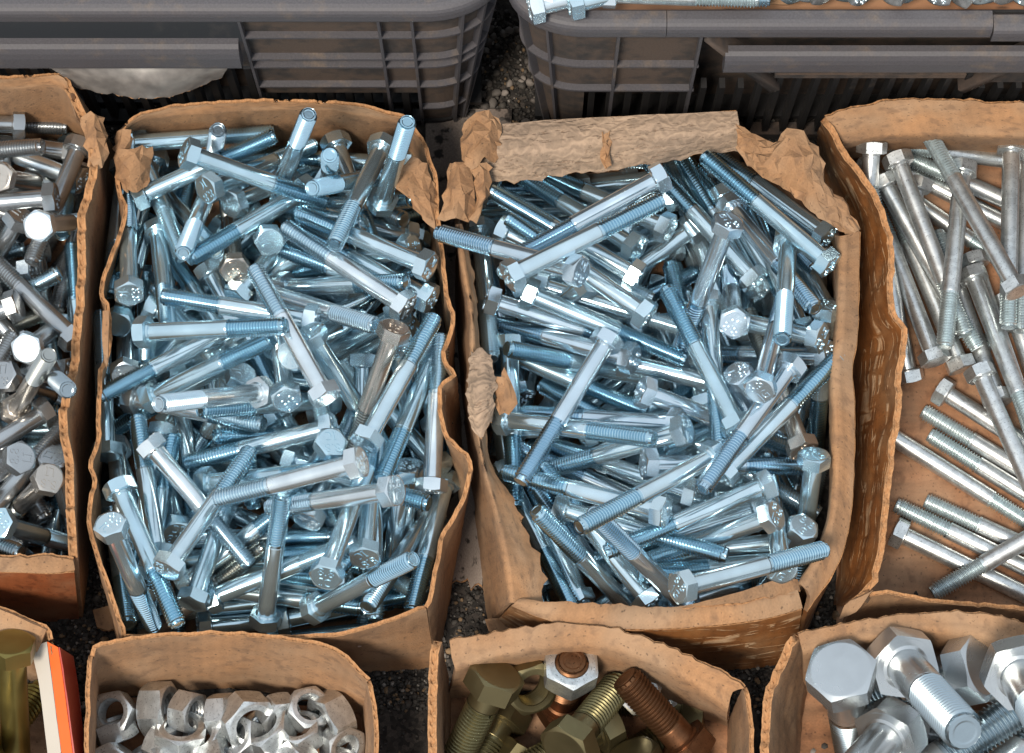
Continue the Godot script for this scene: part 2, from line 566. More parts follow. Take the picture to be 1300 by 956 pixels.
# a hex bolt along +y: bearing face of the head at 0, shank and thread downwards
func bolt_proto(key: String, called: String, r: float, length: float, thread: float, af: float, hh: float, marks: Array, share := ""):
	var o := Node3D.new()
	o.name = "hex_bolt"
	var mat: Material = M[called]
	var tmat: Material = M[called + "_thread"]
	if share:
		for c in proto[share].get_children():
			var p := part(c.name, c.mesh, tmat if c.name == "thread" else mat, o)
			for g in c.get_children():
				var q := part(g.name, g.mesh, mat, p)
				q.transform = g.transform
		proto[key] = o
		return
	var h := part("head", head_mesh(af, hh), mat, o)
	var zz := -1.0
	for t in marks:
		var g := part("grade_marking", text_mesh(t, af * 0.42), mat, h)
		g.transform = Transform3D(Basis(Vector3.RIGHT, -PI / 2), Vector3(0, hh + 0.00008, zz * af * 0.22))
		zz = 1.0
	part("shank", lathe([[r * 1.16, -0.0003], [r * 0.99, -0.0012], [r * 0.985, -(length - thread) + 0.0006], [r * 0.93, -(length - thread) - 0.0006]], 28).commit(), mat, o)
	part("thread", thread_mesh(r, -(length - thread), thread, r * 0.325 if r < 0.009 else r * 0.24), tmat, o)
	proto[key] = o

func place(o: Node3D, hx: float, hy: float, hz: float, tx: float, ty: float, tz: float, head: float):
	var H := V(hx, hy, hz)
	var y := (H - V(tx, ty, tz)).normalized()
	var x := y.cross(Vector3(0.3, 0.2, 0.93)).normalized().rotated(y, rng.randf() * TAU)
	o.transform = Transform3D(Basis(x, y, x.cross(y)), H - y * head)

func bolt(key: String, hx: float, hy: float, hz: float, tx: float, ty: float, tz: float, label: String, group: String, head := 0.0075):
	var o: Node3D = proto[key].duplicate()
	o.name = numbered("hex_bolt")
	add_child(o, true)
	place(o, hx, hy, hz, tx, ty, tz, head)
	tag(o, label, "bolt", group)
	return o

# what lies too deep in a heap to be picked apart: one object
func buried(key: String, ends: Array, label: String):
	var st := SurfaceTool.new()
	for c in proto[key].get_children(): st.append_from(c.mesh, 0, Transform3D())
	var mm := MultiMesh.new()
	mm.transform_format = MultiMesh.TRANSFORM_3D
	mm.mesh = st.commit()
	mm.instance_count = ends.size()
	for i in ends.size():
		var h: Vector3 = ends[i][0]
		var y: Vector3 = (h - ends[i][1]).normalized()
		var x := y.cross(Vector3(0.3, 0.2, 0.93)).normalized()
		mm.set_instance_transform(i, Transform3D(Basis(x, y, x.cross(y)), h - y * 0.0075))
	var mi := MultiMeshInstance3D.new()
	mi.name = numbered("buried_bolts")
	mi.multimesh = mm
	mi.material_override = proto[key].get_child(0).material_override
	add_child(mi)
	tag(mi, label, "bolts", "", "stuff")

# crumpled paper: flat facets between sharp folds
func faceted(called: String, grid: Array, nu: int, nv: int, mat: Material, parent: Node, du: float, dv: float, th: float) -> MeshInstance3D:
	var nrm := normals_of(grid, nu, nv)
	var st := SurfaceTool.new()
	st.begin(Mesh.PRIMITIVE_TRIANGLES)
	st.set_smooth_group(-1)
	var put := func(i: int, j: int, s: float):
		st.set_uv(Vector2(i * du, j * dv) / 0.22)
		st.add_vertex(grid[i][j] + nrm[i][j] * th * s)
	for s in [1.0, -1.0]:
		for i in nu:
			for j in nv:
				var q := [[i, j], [i + 1, j + 1], [i + 1, j], [i, j], [i, j + 1], [i + 1, j + 1]] if (i + j) % 2 == 0 else [[i, j], [i, j + 1], [i + 1, j], [i + 1, j], [i, j + 1], [i + 1, j + 1]]
				if s < 0.0: q.reverse()
				for e in q: put.call(e[0], e[1], s)
	var rim := []
	for i in nu + 1: rim.append([i, 0])
	for j in range(1, nv + 1): rim.append([nu, j])
	for i in range(nu - 1, -1, -1): rim.append([i, nv])
	for j in range(nv - 1, -1, -1): rim.append([0, j])
	for k in rim.size() - 1:
		var a: Array = rim[k]
		var b: Array = rim[k + 1]
		put.call(a[0], a[1], 1.0)
		put.call(b[0], b[1], 1.0)
		put.call(b[0], b[1], -1.0)
		put.call(a[0], a[1], 1.0)
		put.call(b[0], b[1], -1.0)
		put.call(a[0], a[1], -1.0)
	st.generate_normals()
	return part(called, st.commit(), mat, parent)

# ---------------------------------------------------------------- ground
func ground():
	var g := PlaneMesh.new()
	g.size = Vector2(40, 40)
	var o := part("asphalt_ground", g, M.asphalt, self)
	tag(o, "dark gravelly asphalt under the cartons and crates", "ground", "", "structure")
	# loose grit where the ground shows between the cartons
	var grit := SphereMesh.new()
	grit.radius = 0.5
	grit.height = 1.0
	grit.radial_segments = 6
	grit.rings = 3
	var st := SurfaceTool.new()
	st.create_from(grit, 0)
	var n := FastNoiseLite.new()
	n.seed = 5
	n.frequency = 1.3
	var arr := st.commit_to_arrays()
	for k in arr[Mesh.ARRAY_VERTEX].size():
		var v: Vector3 = arr[Mesh.ARRAY_VERTEX][k]
		arr[Mesh.ARRAY_VERTEX][k] = v * (1.0 + 0.7 * n.get_noise_3dv(v * 2.0))
	var gm := ArrayMesh.new()
	gm.add_surface_from_arrays(Mesh.PRIMITIVE_TRIANGLES, arr)
	var mm := MultiMesh.new()
	mm.transform_format = MultiMesh.TRANSFORM_3D
	mm.use_colors = true
	mm.mesh = gm
	var spots := [[-70, 0, 40, 190, 1500], [-310, -235, 90, 240, 2600], [-120, -40, 165, 215, 1500], [130, 200, 140, 215, 1300], [-45, 20, -260, -130, 1700], [-290, -220, -180, -120, 500], [150, 340, -190, -140, 800], [-330, 330, 100, 260, 3000]]
	var total := 0
	for s in spots: total += s[4]
	mm.instance_count = total
	var k := 0
	for s in spots:
		for q in s[4]:
			var d := rng.randf_range(0.0012, 0.0034) * (1.0 if rng.randf() < 0.93 else 1.9)
			var p := V(rng.randf_range(s[0], s[1]), 0, rng.randf_range(s[2], s[3]))
			var b := Basis(Vector3(rng.randfn(), rng.randfn(), rng.randfn()).normalized(), rng.randf() * TAU) * Basis.from_scale(Vector3(d, d * rng.randf_range(0.6, 1.0), d * rng.randf_range(0.6, 1.0)))
			mm.set_instance_transform(k, Transform3D(b, p + Vector3.UP * d * 0.3))
			var c := rng.randf_range(0.012, 0.06)
			var warm := Color(c * 1.05, c * 0.92, c * 0.8)
			if rng.randf() < 0.09: warm = Color(0.17, 0.11, 0.06) * rng.randf_range(0.6, 1.3)
			if rng.randf() < 0.05: warm = Color(0.22, 0.20, 0.18)
			mm.set_instance_color(k, warm)
			k += 1
	for q in 60:
		var d := rng.randf_range(0.004, 0.009)
		var c := rng.randf_range(0.06, 0.17)
		mm.set_instance_transform(q * 7, Transform3D(Basis(Vector3(rng.randfn(), rng.randfn(), rng.randfn()).normalized(), rng.randf() * TAU) * Basis.from_scale(Vector3(d, d * 0.7, d * 0.8)), V(rng.randf_range(-48, 15), d * 300.0, rng.randf_range(-250, -165))))
		mm.set_instance_color(q * 7, Color(c * 1.1, c * 0.95, c * 0.85))
	var mi := MultiMeshInstance3D.new()
	mi.name = "gravel"
	mi.multimesh = mm
	mi.material_override = M.pebble
	add_child(mi)
	tag(mi, "loose dark grit lying in the gaps between cartons", "gravel", "", "stuff")

# ---------------------------------------------------------------- crates
func round_path(x0: float, x1: float, z: float, depth: float, corner_right: bool) -> PackedVector3Array:
	# plan of a crate wall: a long front and one rounded corner, outward side on the right hand when walking along it
	var p := PackedVector3Array()
	var r := 31.0
	var rx := 46.0
	if corner_right:
		for i in 31: p.append(Vector3(lerpf(x0, x1 - rx, i / 30.0), 0, z))
		for i in range(1, 13):
			var t := PI / 2 - PI / 2 * i / 12.0
			p.append(Vector3(x1 - rx + cos(t) * rx, 0, z - r + sin(t) * r))
		for i in range(1, 9): p.append(Vector3(x1, 0, z - r - depth * i / 8.0))
	else:
		for i in range(0, 8): p.append(Vector3(x0, 0, z - r - depth * (8 - i) / 8.0))
		for i in 13:
			var t := PI + (-PI / 2) * i / 12.0
			p.append(Vector3(x0 + rx + cos(t) * rx, 0, z - r + sin(t) * r))
		for i in range(1, 31): p.append(Vector3(lerpf(x0 + rx, x1, i / 30.0), 0, z))
	return p

func path_normals(p: PackedVector3Array) -> PackedVector3Array:
	var out := PackedVector3Array()
	for i in p.size():
		var d := (p[mini(i + 1, p.size() - 1)] - p[maxi(i - 1, 0)]).normalized()
		out.append(Vector3(-d.z, 0, d.x))
	return out

# sweep a closed profile of [inset, height] along a plan path (millimetres)
func sweep(p: PackedVector3Array, prof: Array) -> ArrayMesh:
	var st := SurfaceTool.new()
	st.begin(Mesh.PRIMITIVE_TRIANGLES)
	st.set_smooth_group(-1)
	var nn := path_normals(p)
	var m := prof.size()
	for i in p.size() - 1:
		for k in m:
			var a: Array = prof[k]
			var b: Array = prof[(k + 1) % m]
			var q := []
			for e in [[i, a], [i + 1, a], [i + 1, b], [i, b]]:
				var c: Vector3 = p[e[0]] - nn[e[0]] * float(e[1][0])
				q.append(V(c.x, e[1][1], c.z))
			for w in [0, 2, 1, 0, 3, 2]: st.add_vertex(q[w])
	for e in [[0, 1], [p.size() - 1, -1]]:
		for k in range(1, m - 1):
			var t := [0, k, k + 1] if e[1] == 1 else [0, k + 1, k]
			for w in t:
				var c: Vector3 = p[e[0]] - nn[e[0]] * float(prof[w][0])
				st.add_vertex(V(c.x, prof[w][1], c.z))
	st.generate_normals()
	return st.commit()

func taper(y: float) -> float:
	return (200.0 - y) * 0.13

func band(y0: float, y1: float, o0: float, o1: float) -> Array:
	return [[o0 + taper(y1), y1], [o1 + taper(y1), y1], [o1 + taper(y0), y0], [o0 + taper(y0), y0]]

func subpath(p: PackedVector3Array, x0: float, x1: float) -> PackedVector3Array:
	var o := PackedVector3Array()
	for i in p.size():
		if p[i].x >= x0 - 0.01 and p[i].x <= x1 + 0.01: o.append(p[i])
	var zf := -1e9
	for q in p: zf = maxf(zf, q.z)
	if o.size() and o[0].x > x0 + 0.5 and absf(o[0].z - zf) < 0.1: o.insert(0, Vector3(x0, 0, o[0].z))
	if o.size() and o[o.size() - 1].x < x1 - 0.5 and absf(o[o.size() - 1].z - zf) < 0.1: o.append(Vector3(x1, 0, o[o.size() - 1].z))
	return o

func upright(c: Vector3, nrm: Vector3, y0: float, y1: float, wide: float, o0: float, o1: float) -> ArrayMesh:
	var st := SurfaceTool.new()
	st.begin(Mesh.PRIMITIVE_TRIANGLES)
	st.set_smooth_group(-1)
	var s := Vector3(nrm.z, 0, -nrm.x) * wide * 0.5
	var pt := func(o: float, y: float, e: float) -> Vector3:
		var v: Vector3 = c - nrm * (o + taper(y)) + s * e
		return V(v.x, y, v.z)
	var f := [pt.call(o0, y0, -1.0), pt.call(o0, y0, 1.0), pt.call(o0, y1, 1.0), pt.call(o0, y1, -1.0), pt.call(o1, y0, -1.0), pt.call(o1, y0, 1.0), pt.call(o1, y1, 1.0), pt.call(o1, y1, -1.0)]
	for q in [[0, 1, 2, 3], [5, 4, 7, 6], [4, 0, 3, 7], [1, 5, 6, 2], [3, 2, 6, 7], [4, 5, 1, 0]]:
		for w in [0, 2, 1, 0, 3, 2]: st.add_vertex(f[q[w]])
	st.generate_normals()
	return st.commit()

func box_mesh(sx: float, sy: float, sz: float) -> BoxMesh:
	var b := BoxMesh.new()
	b.size = Vector3(sx, sy, sz) * 0.001
	return b

func crates():
	# left crate
	var t := thing("plastic_crate", "black plastic crate at back left with dusty ribbed wall and handle bar", "crate")
	var p := round_path(-560.0, -5.0, -147.0, 180.0, true)
	var rim := [[0.6, 197], [0, 199], [0, 204], [0.5, 206.5], [1.6, 208.3], [3.2, 209.5], [5.5, 210], [11, 210], [12.5, 208.5], [12.5, 204], [4, 204], [3, 197]]
	part("rim", sweep(p, rim), M.plastic, t)
	var right := subpath(p, -160.0, 0.0)
	part("wall_panel", sweep(right, band(60, 203, 5, 7.5)), M.plastic_dusty, t)
	var left := subpath(p, -560.0, -160.0)
	for y in [169.0, 132.0, 118.0, 82.0]: part("rib", sweep(right, band(y - 1.1, y + 1.1, 0.5, 5.5)), M.plastic, t)
	part("handle_bar", sweep(subpath(p, -560.0, -163.0), [[4, 134], [1.6, 136], [0.6, 139], [0.5, 150], [1.2, 155], [2.6, 159], [5, 161], [9, 161], [9, 133], [7, 133]]), M.plastic, t)
	part("handle_lip", sweep(left, band(118, 125, 2, 16)), M.plastic_dusty, t)
	part("wall_panel", sweep(left, band(172, 203, 14, 16)), M.plastic_dark, t)
	part("bottom_rail", sweep(p, band(0, 9, 3, 12)), M.plastic_dark, t)
	part("inner_liner", sweep(p, band(0, 60, 26, 27)), M.plastic_dusty, t)
	var nn := path_normals(p)
	for i in range(0, 52):
		var x := -320.0 + i * 12.0
		if x > -60.0: break
		part("slat", upright(Vector3(x, 0, -147), Vector3(0, 0, 1), 8, 60 if x > -160.0 else 104, 4.5, 5, 12), M.plastic_dark, t)
	for x in [-159.0, -78.0, -58.5]: part("upright_rib", upright(Vector3(x, 0, -147), Vector3(0, 0, 1), 8 if x > -100 else 40, 197, 1.7, 0.3, 10), M.plastic, t)
	for i in [34, 37, 41]: part("upright_rib", upright(p[i], nn[i], 8, 197, 1.6, 0.3, 10), M.plastic, t)
	part("corner_panel", sweep(subpath(p, -58.0, 0.0), band(8, 60, 5, 7)), M.plastic_dusty, t)
	part("rib", sweep(subpath(p, -58.0, 0.0), band(38, 40, 1, 6)), M.plastic, t)
	var fl := part("floor_panel", box_mesh(540, 4, 190), M.plastic_dark, t)
	fl.position = V(-290, 14, -280)

	# right crate
	t = thing("plastic_crate", "black plastic crate at back right, filled with bolts, rim joint and handle bar", "crate")
	p = round_path(-3.0, 560.0, -137.0, 180.0, false)
	nn = path_normals(p)
	part("rim", sweep(subpath(p, -4.0, 89.0), rim), M.plastic, t)
	part("rim", sweep(subpath(p, 89.4, 277.0), rim), M.plastic, t)
	var low := []
	for e in rim: low.append([e[0] - 0.8, e[1] - 3.5])
	part("rim", sweep(subpath(p, 278.0, 560.0), low), M.plastic, t)
	var lp := subpath(p, -4.0, 112.0)
	part("wall_panel", sweep(lp, band(96, 203, 5, 7.5)), M.plastic_dusty, t)
	for y in [145.0, 102.0]: part("rib", sweep(lp, band(y - 1.2, y + 1.2, 0.5, 5.5)), M.plastic, t)
	part("corner_panel", sweep(subpath(p, -4.0, 45.0), band(8, 94, 5, 7)), M.plastic_dusty, t)
	var hp := subpath(p, 112.0, 560.0)
	part("handle_bar", sweep(subpath(p, 126.0, 560.0), [[4, 148], [1.6, 150], [0.6, 153], [0.5, 162], [1.2, 166], [2.6, 169.5], [5, 171], [9, 171], [9, 147], [7, 147]]), M.plastic, t)
	part("wall_panel", sweep(hp, band(189, 203, 14, 16)), M.plastic_dark, t)
	part("handle_lip", sweep(subpath(p, 160.0, 276.0), band(122, 128, 2, 16)), M.plastic_dusty, t)
	part("wall_panel", sweep(subpath(p, 286.0, 560.0), band(96, 146, 9, 11)), M.plastic_dusty, t)
	part("bottom_rail", sweep(p, band(0, 10, 3, 12)), M.plastic_dusty, t)
	part("inner_liner", sweep(p, band(0, 120, 30, 31)), M.plastic_dusty, t)
	for i in 48:
		var x := 50.0 + i * 11.5
		if x > 420.0: break
		part("slat", upright(Vector3(x, 0, -137), Vector3(0, 0, 1), 9, 120 if x > 150.0 and x < 285.0 else 96, 3.6, 5, 12), M.plastic_dark, t)
	for x in [62.0, 110.0]: part("upright_rib", upright(Vector3(x, 0, -137), Vector3(0, 0, 1), 8, 197, 1.7, 0.3, 10), M.plastic, t)
	for i in [12, 16]: part("upright_rib", upright(p[i], nn[i], 8, 197, 1.6, 0.3, 10), M.plastic, t)
	for e in [[112.0, 160.0], [330.0, 280.0]]:
		var st := SurfaceTool.new()
		st.begin(Mesh.PRIMITIVE_TRIANGLES)
		var d := 1.0 if e[1] > e[0] else -1.0
		var f := []
		for q in [[e[0], 190.0, 0.5], [e[0] + 5 * d, 190.0, 0.5], [e[1] + 5 * d, 104.0, 0.5], [e[1], 98.0, 0.5], [e[0], 190.0, 14.0], [e[0] + 5 * d, 190.0, 14.0], [e[1] + 5 * d, 104.0, 14.0], [e[1], 98.0, 14.0]]:
			f.append(V(q[0], q[1], -137.0 - q[2] - taper(q[1])))
		for q in [[0, 1, 2, 3], [4, 7, 6, 5], [0, 3, 7, 4], [1, 5, 6, 2], [0, 4, 5, 1], [3, 2, 6, 7]]:
			for w in ([0, 2, 1, 0, 3, 2] if d > 0 else [0, 1, 2, 0, 2, 3]): st.add_vertex(f[q[w]])
		st.generate_normals()
		part("bracket", st.commit(), M.plastic_dusty, t)
	fl = part("floor_panel", box_mesh(540, 4, 190), M.plastic_dark, t)
	fl.position = V(285, 14, -270)
	var tray := part("card_tray", box_mesh(545, 3, 195), M.kraft_floor, t)
	tray.position = V(290, 190, -256)

func protos():
	var zn := 0.0075
	bolt_proto("A0", "zinc_teal", 0.0056, 0.088, 0.036, 0.0174, zn, ["8.8", "IC"])
	bolt_proto("A1", "zinc_blue", 0.0056, 0.088, 0.036, 0.0174, zn, [], "A0")
	bolt_proto("A2", "zinc_pale", 0.0056, 0.088, 0.036, 0.0174, zn, [], "A0")
	bolt_proto("A3", "zinc_brownish", 0.0056, 0.088, 0.036, 0.0174, zn, [], "A0")
	bolt_proto("B0", "zinc_blue", 0.0056, 0.099, 0.044, 0.0174, zn, ["8.8", "JG"])
	bolt_proto("B1", "zinc_violet", 0.0056, 0.099, 0.044, 0.0174, zn, [], "B0")
	bolt_proto("B2", "zinc_teal", 0.0056, 0.099, 0.044, 0.0174, zn, [], "B0")
	bolt_proto("B3", "zinc_brownish", 0.0056, 0.099, 0.044, 0.0174, zn, [], "B0")
	bolt_proto("C0", "zinc_worn", 0.0056, 0.0805, 0.036, 0.0174, zn, ["8.8", "LI"])
	bolt_proto("C1", "zinc_pale", 0.0056, 0.0805, 0.036, 0.0174, zn, [], "C0")
	bolt_proto("C2", "zinc_brownish", 0.0056, 0.0805, 0.036, 0.0174, zn, [], "C0")
	bolt_proto("C3", "zinc_teal", 0.0056, 0.0805, 0.036, 0.0174, zn, [], "C0")
	bolt_proto("D0", "galvanised", 0.0056, 0.1175, 0.036, 0.0174, zn, [])
	bolt_proto("D1", "galvanised_dull", 0.0056, 0.1175, 0.036, 0.0174, zn, [], "D0")
	bolt_proto("L0", "zinc_large", 0.0118, 0.09, 0.055, 0.0365, 0.015, [])
	bolt_proto("M0", "olive_zinc", 0.0098, 0.0515, 0.04, 0.030, 0.0125, [])
	bolt_proto("M1", "rusted_zinc", 0.0098, 0.0515, 0.04, 0.030, 0.0125, [], "M0")
	bolt_proto("Y0", "yellow_zinc", 0.0085, 0.10, 0.03, 0.026, 0.01, [])
	for e in [["N0", M.galvanised, 0.030, 0.016, 0.0100], ["N1", M.olive_zinc, 0.030, 0.016, 0.0100], ["N2", M.zinc_large, 0.0365, 0.019, 0.0121], ["N3", M.galvanised_dull, 0.024, 0.013, 0.0083]]:
		var o := Node3D.new()
		o.name = "hex_nut"
		part("nut_body", head_mesh(e[2], e[3], e[4], true), e[1], o)
		var ring := []
		var k := 0
		var y: float = e[3] - 0.001
		while y > 0.001:
			ring.append([e[4] if k % 2 == 0 else e[4] * 0.93, y])
			y -= 0.0011
			k += 1
		part("inner_thread", lathe(ring, 24).commit(), e[1], o)
		proto[e[0]] = o

func nut(key: String, x: float, y: float, z: float, nx: float, ny: float, nz: float, label: String, group := ""):
	var o: Node3D = proto[key].duplicate()
	o.name = numbered("hex_nut")
	add_child(o, true)
	var n := Vector3(nx, ny, nz).normalized()
	var t := V(x, y, z)
	place(o, x, y, z, x - n.x * 10, y - n.y * 10, z - n.z * 10, 0.0)
	tag(o, label, "nut", group)
	return o

func boxes():
	var t: Node3D
	t = thing("cardboard_box", "leftmost carton, torn right rim and reddish front, cut off by the left edge", "box", "open cardboard cartons of hardware on the ground")
	sheet("wall", [[V(-413.9, 0, -163), V(-305.3, 0, -163), V(-270.2, 0, -164.1)], [V(-389.9, 99, -153.8), V(-316.8, 99, -153.8), V(-279.6, 100, -154.4), V(-267.4, 96, -134.8)], [V(-388.6, 107, -160.6), V(-315.3, 108, -156.8), V(-278.5, 108, -158.5), V(-270.4, 106, -147.1)]], M.kraft, t, {"rag": 0.0008, "smooth": false})
	sheet("wall", [[V(-265.4, 2, 157.4), V(-263.4, 0, 115.2), V(-264.2, 0, 74.4), V(-264.6, 0, 32.8), V(-264.2, 0, -4.3), V(-262.4, 0, -52.7), V(-261.2, 0, -113.4), V(-262.6, 0, -158.4)], [V(-252.9, 103, 147.6), V(-256.2, 105, 116.9), V(-258.1, 105, 93), V(-263.4, 105, 66.2), V(-259.9, 105, 39.2), V(-258.6, 105, 14.3), V(-258, 105, -15.9), V(-258.6, 105, -41.4), V(-259.6, 105, -67.2), V(-254.8, 105, -92.3), V(-255.7, 105, -106.5), V(-260.6, 105, -125.1), V(-269.2, 106, -143.3), V(-276.6, 107, -156.3)]], M.kraft, t, {"rag": 0.004, "thick": 0.005, "crumple": 0.0003})
	sheet("wall", [[V(-386.5, 0, 157.8), V(-314, 0, 157.8), V(-285, 0, 158.8), V(-265.4, 2, 157.4)], [V(-364.3, 96, 153.2), V(-296, 96, 154.1), V(-268.6, 96, 155.1), V(-253.5, 94, 153.6)]], M.red_card, t, {"rag": 0, "crumple": 0.0003})
	sheet("wall_rim", [[V(-364.5, 95.5, 153.1), V(-296.1, 95.5, 154), V(-268.7, 95.5, 154.9), V(-253.1, 94, 152.6)], [V(-363, 104, 147), V(-294.9, 104, 147.9), V(-262.2, 104, 147.9), V(-252.8, 103, 148.6)]], M.kraft, t, {"rag": 0.001, "crumple": 0.0003})
	sheet("floor", [[V(-413.4, 2, -162), V(-269.8, 2, -163.2)], [V(-386, 2, 157.9), V(-265.5, 2, 156.9)]], M.kraft_floor, t, {"rag": 0})
	sheet("torn_flap", [[V(-263.6, 106, -129.9), V(-256.8, 108, -134.3), V(-250.4, 104, -130.9)], [V(-261.1, 104, -114.9), V(-253.5, 110, -116.3), V(-246.7, 103, -112.2)], [V(-257.8, 101, -99.4), V(-252.4, 104, -96.4), V(-247.7, 100, -106.2)]], M.kraft, t, {"rag": 0, "thick": 0.0009, "facet": 0.0016, "step": 0.0055})
	t = thing("cardboard_box", "second carton from left, heaped with teal zinc bolts, pale label on its front", "box", "open cardboard cartons of hardware on the ground")
	sheet("wall", [[V(-250.3, 0, -151), V(-155, 0, -155), V(-74.9, 0, -152.8)], [V(-240.7, 80, -137.1), V(-221, 82, -142.6), V(-147.4, 83, -147.6), V(-108.1, 83, -146), V(-66.8, 80, -139.3)], [V(-243.7, 84, -130.9), V(-230.1, 87, -142.4), V(-195.7, 90, -147.4), V(-146.8, 91, -149.1), V(-107.6, 91, -147.5), V(-78.2, 90, -142.5), V(-65.6, 87, -139.1)]], M.kraft, t, {"rag": 0.0012, "smooth": false})
	sheet("wall", [[V(-74.9, 0, -152.8), V(-53.1, 0, -96.7), V(-37, 0, 1.1), V(-31.4, 0, 84.6), V(-46.5, 0, 188.4)], [V(-65.6, 87, -139.1), V(-58.5, 88, -127.9), V(-51, 90, -110.8), V(-46.9, 90, -92.3), V(-45.2, 90, -68.6), V(-43.1, 92, -51), V(-38.9, 93, -15.6), V(-35, 95, -3.6), V(-40.9, 92, 22), V(-34.2, 95, 33.1), V(-42.6, 92, 42), V(-39.1, 93, 69.5), V(-24.5, 96, 89.1), V(-30.4, 92, 112.9), V(-40.4, 90, 131.5), V(-42.6, 90, 143.5), V(-47, 88, 166.6), V(-50.2, 86, 173.1)]], M.kraft, t, {"rag": 0.0025, "crumple": 0.0011})
	sheet("wall", [[V(-46.5, 0, 188.4), V(-95.9, 0, 190.4), V(-167.9, 0, 190.4), V(-235.2, 0, 187.9)], [V(-50.2, 86, 173.1), V(-68.3, 86, 180.6), V(-81.9, 86, 184.8), V(-104.5, 86, 189.9), V(-136.5, 84, 190.8), V(-168.4, 84, 189.9), V(-204.8, 84, 189.9), V(-224.3, 84, 190.4)]], M.kraft, t, {"rag": 0.0012, "crumple": 0.0007})
	sheet("wall", [[V(-235.2, 0, 187.9), V(-253.6, 0, 115.2), V(-260.9, 0, 1.1), V(-255.2, 0, -96.7), V(-250.3, 0, -151)], [V(-224.3, 84, 190.4), V(-230, 86, 172.1), V(-237.5, 88, 154.8), V(-243.7, 90, 136.3), V(-246.8, 92, 117.8), V(-244.6, 92, 98.4), V(-248, 92, 88.7), V(-243.8, 92, 71.6), V(-245.3, 92, 54.4), V(-245, 92, 34.5), V(-241.7, 90, 13.7), V(-244.1, 90, -11.7), V(-248.1, 92, -21.1), V(-244.7, 90, -40), V(-240.1, 88, -56.4), V(-236.7, 88, -74.7), V(-242.1, 84, -92.3), V(-243.3, 84, -105.6), V(-242.2, 84, -121.7), V(-243.7, 84, -130.9)]], M.kraft, t, {"rag": 0.003, "crumple": 0.0012})
	sheet("floor", [[V(-250, 2, -150.1), V(-74.8, 2, -150.7)], [V(-233.9, 2, 187.4), V(-47.9, 2, 187.9)]], M.kraft_floor, t, {"rag": 0})
	sheet("torn_flap", [[V(-243.1, 92, -114.2), V(-232.4, 96, -115.5), V(-223.1, 90, -117.8)], [V(-244.9, 86, -104.7), V(-232.7, 96, -101.7), V(-222.2, 86, -106.3)], [V(-240.4, 80, -94.1), V(-232.1, 88, -88.4), V(-226.5, 82, -95.3)]], M.kraft, t, {"rag": 0, "thick": 0.0009, "facet": 0.0016, "step": 0.0055})
	sheet("torn_flap", [[V(-46.9, 90, -92.8), V(-53.1, 97, -104.4), V(-61.1, 102, -105.8)], [V(-45.5, 86, -83), V(-53.9, 96, -88), V(-73.7, 97, -93.8)], [V(-45.3, 86, -70.3), V(-49, 90, -63.3), V(-61.6, 94, -79.4)]], M.kraft, t, {"rag": 0, "thick": 0.0009, "facet": 0.0016, "step": 0.0055})
	sheet("torn_flap", [[V(-243.6, 90, -128), V(-237.9, 96, -128.3), V(-234.5, 92, -126)], [V(-244.6, 88, -122.5), V(-239.4, 96, -119.8), V(-235.3, 90, -118.3)], [V(-247.6, 86, -118.1), V(-241.6, 92, -114.2), V(-238.3, 88, -113.9)]], M.kraft, t, {"rag": 0, "thick": 0.0009, "facet": 0.0016, "step": 0.0055})
	sheet("torn_liner", [[V(-244.9, 98, -6), V(-241, 99, -5.6)], [V(-244.4, 98, 11.7), V(-240.4, 99, 13)], [V(-242.2, 97, 27.8), V(-240.3, 97, 28.8)]], M.kraft, t, {"rag": 0.003, "thick": 0.001, "crumple": 0.001})
	sheet("paper_label", [[V(-106.6, 69, 190.8), V(-91.9, 69, 188.5), V(-79.6, 69, 185.6)], [V(-101.4, 34, 190.3), V(-89.2, 34, 189.8), V(-79, 34, 187.4)]], M.label_paper, t, {"rag": 0, "thick": 0.0006, "crumple": 0.0004})
	t = thing("cardboard_box", "third carton from left, weathered folded back flap, heaped with bluish bolts", "box", "open cardboard cartons of hardware on the ground")
	sheet("wall", [[V(-30.9, 0, -144.3), V(51.6, 0, -148.2), V(149.6, 0, -149.9)], [V(-28.1, 99, -124.8), V(0, 101, -127.5), V(58.1, 101, -131.8), V(111.5, 101, -134.5), V(138.4, 99, -137.1)]], M.kraft, t, {"rag": 0})
	sheet("folded_flap", [[V(-28.1, 101, -124.3), V(0, 103, -127.1), V(58.1, 103, -131.4), V(111.3, 103, -134.1), V(138.2, 101, -136.6)], [V(-24.1, 99, -110.4), V(2.4, 102, -109.5), V(57.9, 102, -114.8), V(111.2, 101, -121.7), V(139.6, 98, -126.3)], [V(-20.3, 89, -99.6), V(-4.8, 88, -95.8), V(24.2, 88, -100.6), V(53.4, 88, -103.8), V(97.2, 88, -110.2), V(124.2, 87, -117.1), V(141.4, 86, -118.6)]], M.weathered, t, {"rag": 0.0022, "thick": 0.004, "crumple": 0.0012, "freq": 50})
	sheet("wall", [[V(-35.9, 0, -118.9), V(-34.2, 0, -31.1), V(-25.7, 0, 58.8), V(-19.5, 0, 115.2), V(-13.5, 0, 161.3)], [V(-33.5, 95, -63.8), V(-28.5, 96, -29.8), V(-24.5, 97, -3.9), V(-23.4, 97, 26.3), V(-21.4, 97, 61), V(-17.1, 97, 90.4), V(-10.1, 96, 119), V(-4.1, 95, 147.2), V(-0.9, 92, 172.3)], [V(-31.2, 91, -65.5), V(-24.8, 89, -32.6), V(-21.8, 89, -7), V(-20.3, 89, 23.4), V(-17.8, 89, 58.3), V(-13, 87, 87.1), V(0.9, 85, 110.8), V(10.6, 83, 134.3), V(17, 81, 149), V(17.9, 81, 170.8)]], M.kraft, t, {"rag": 0.003, "smooth": false, "crumple": 0.001})
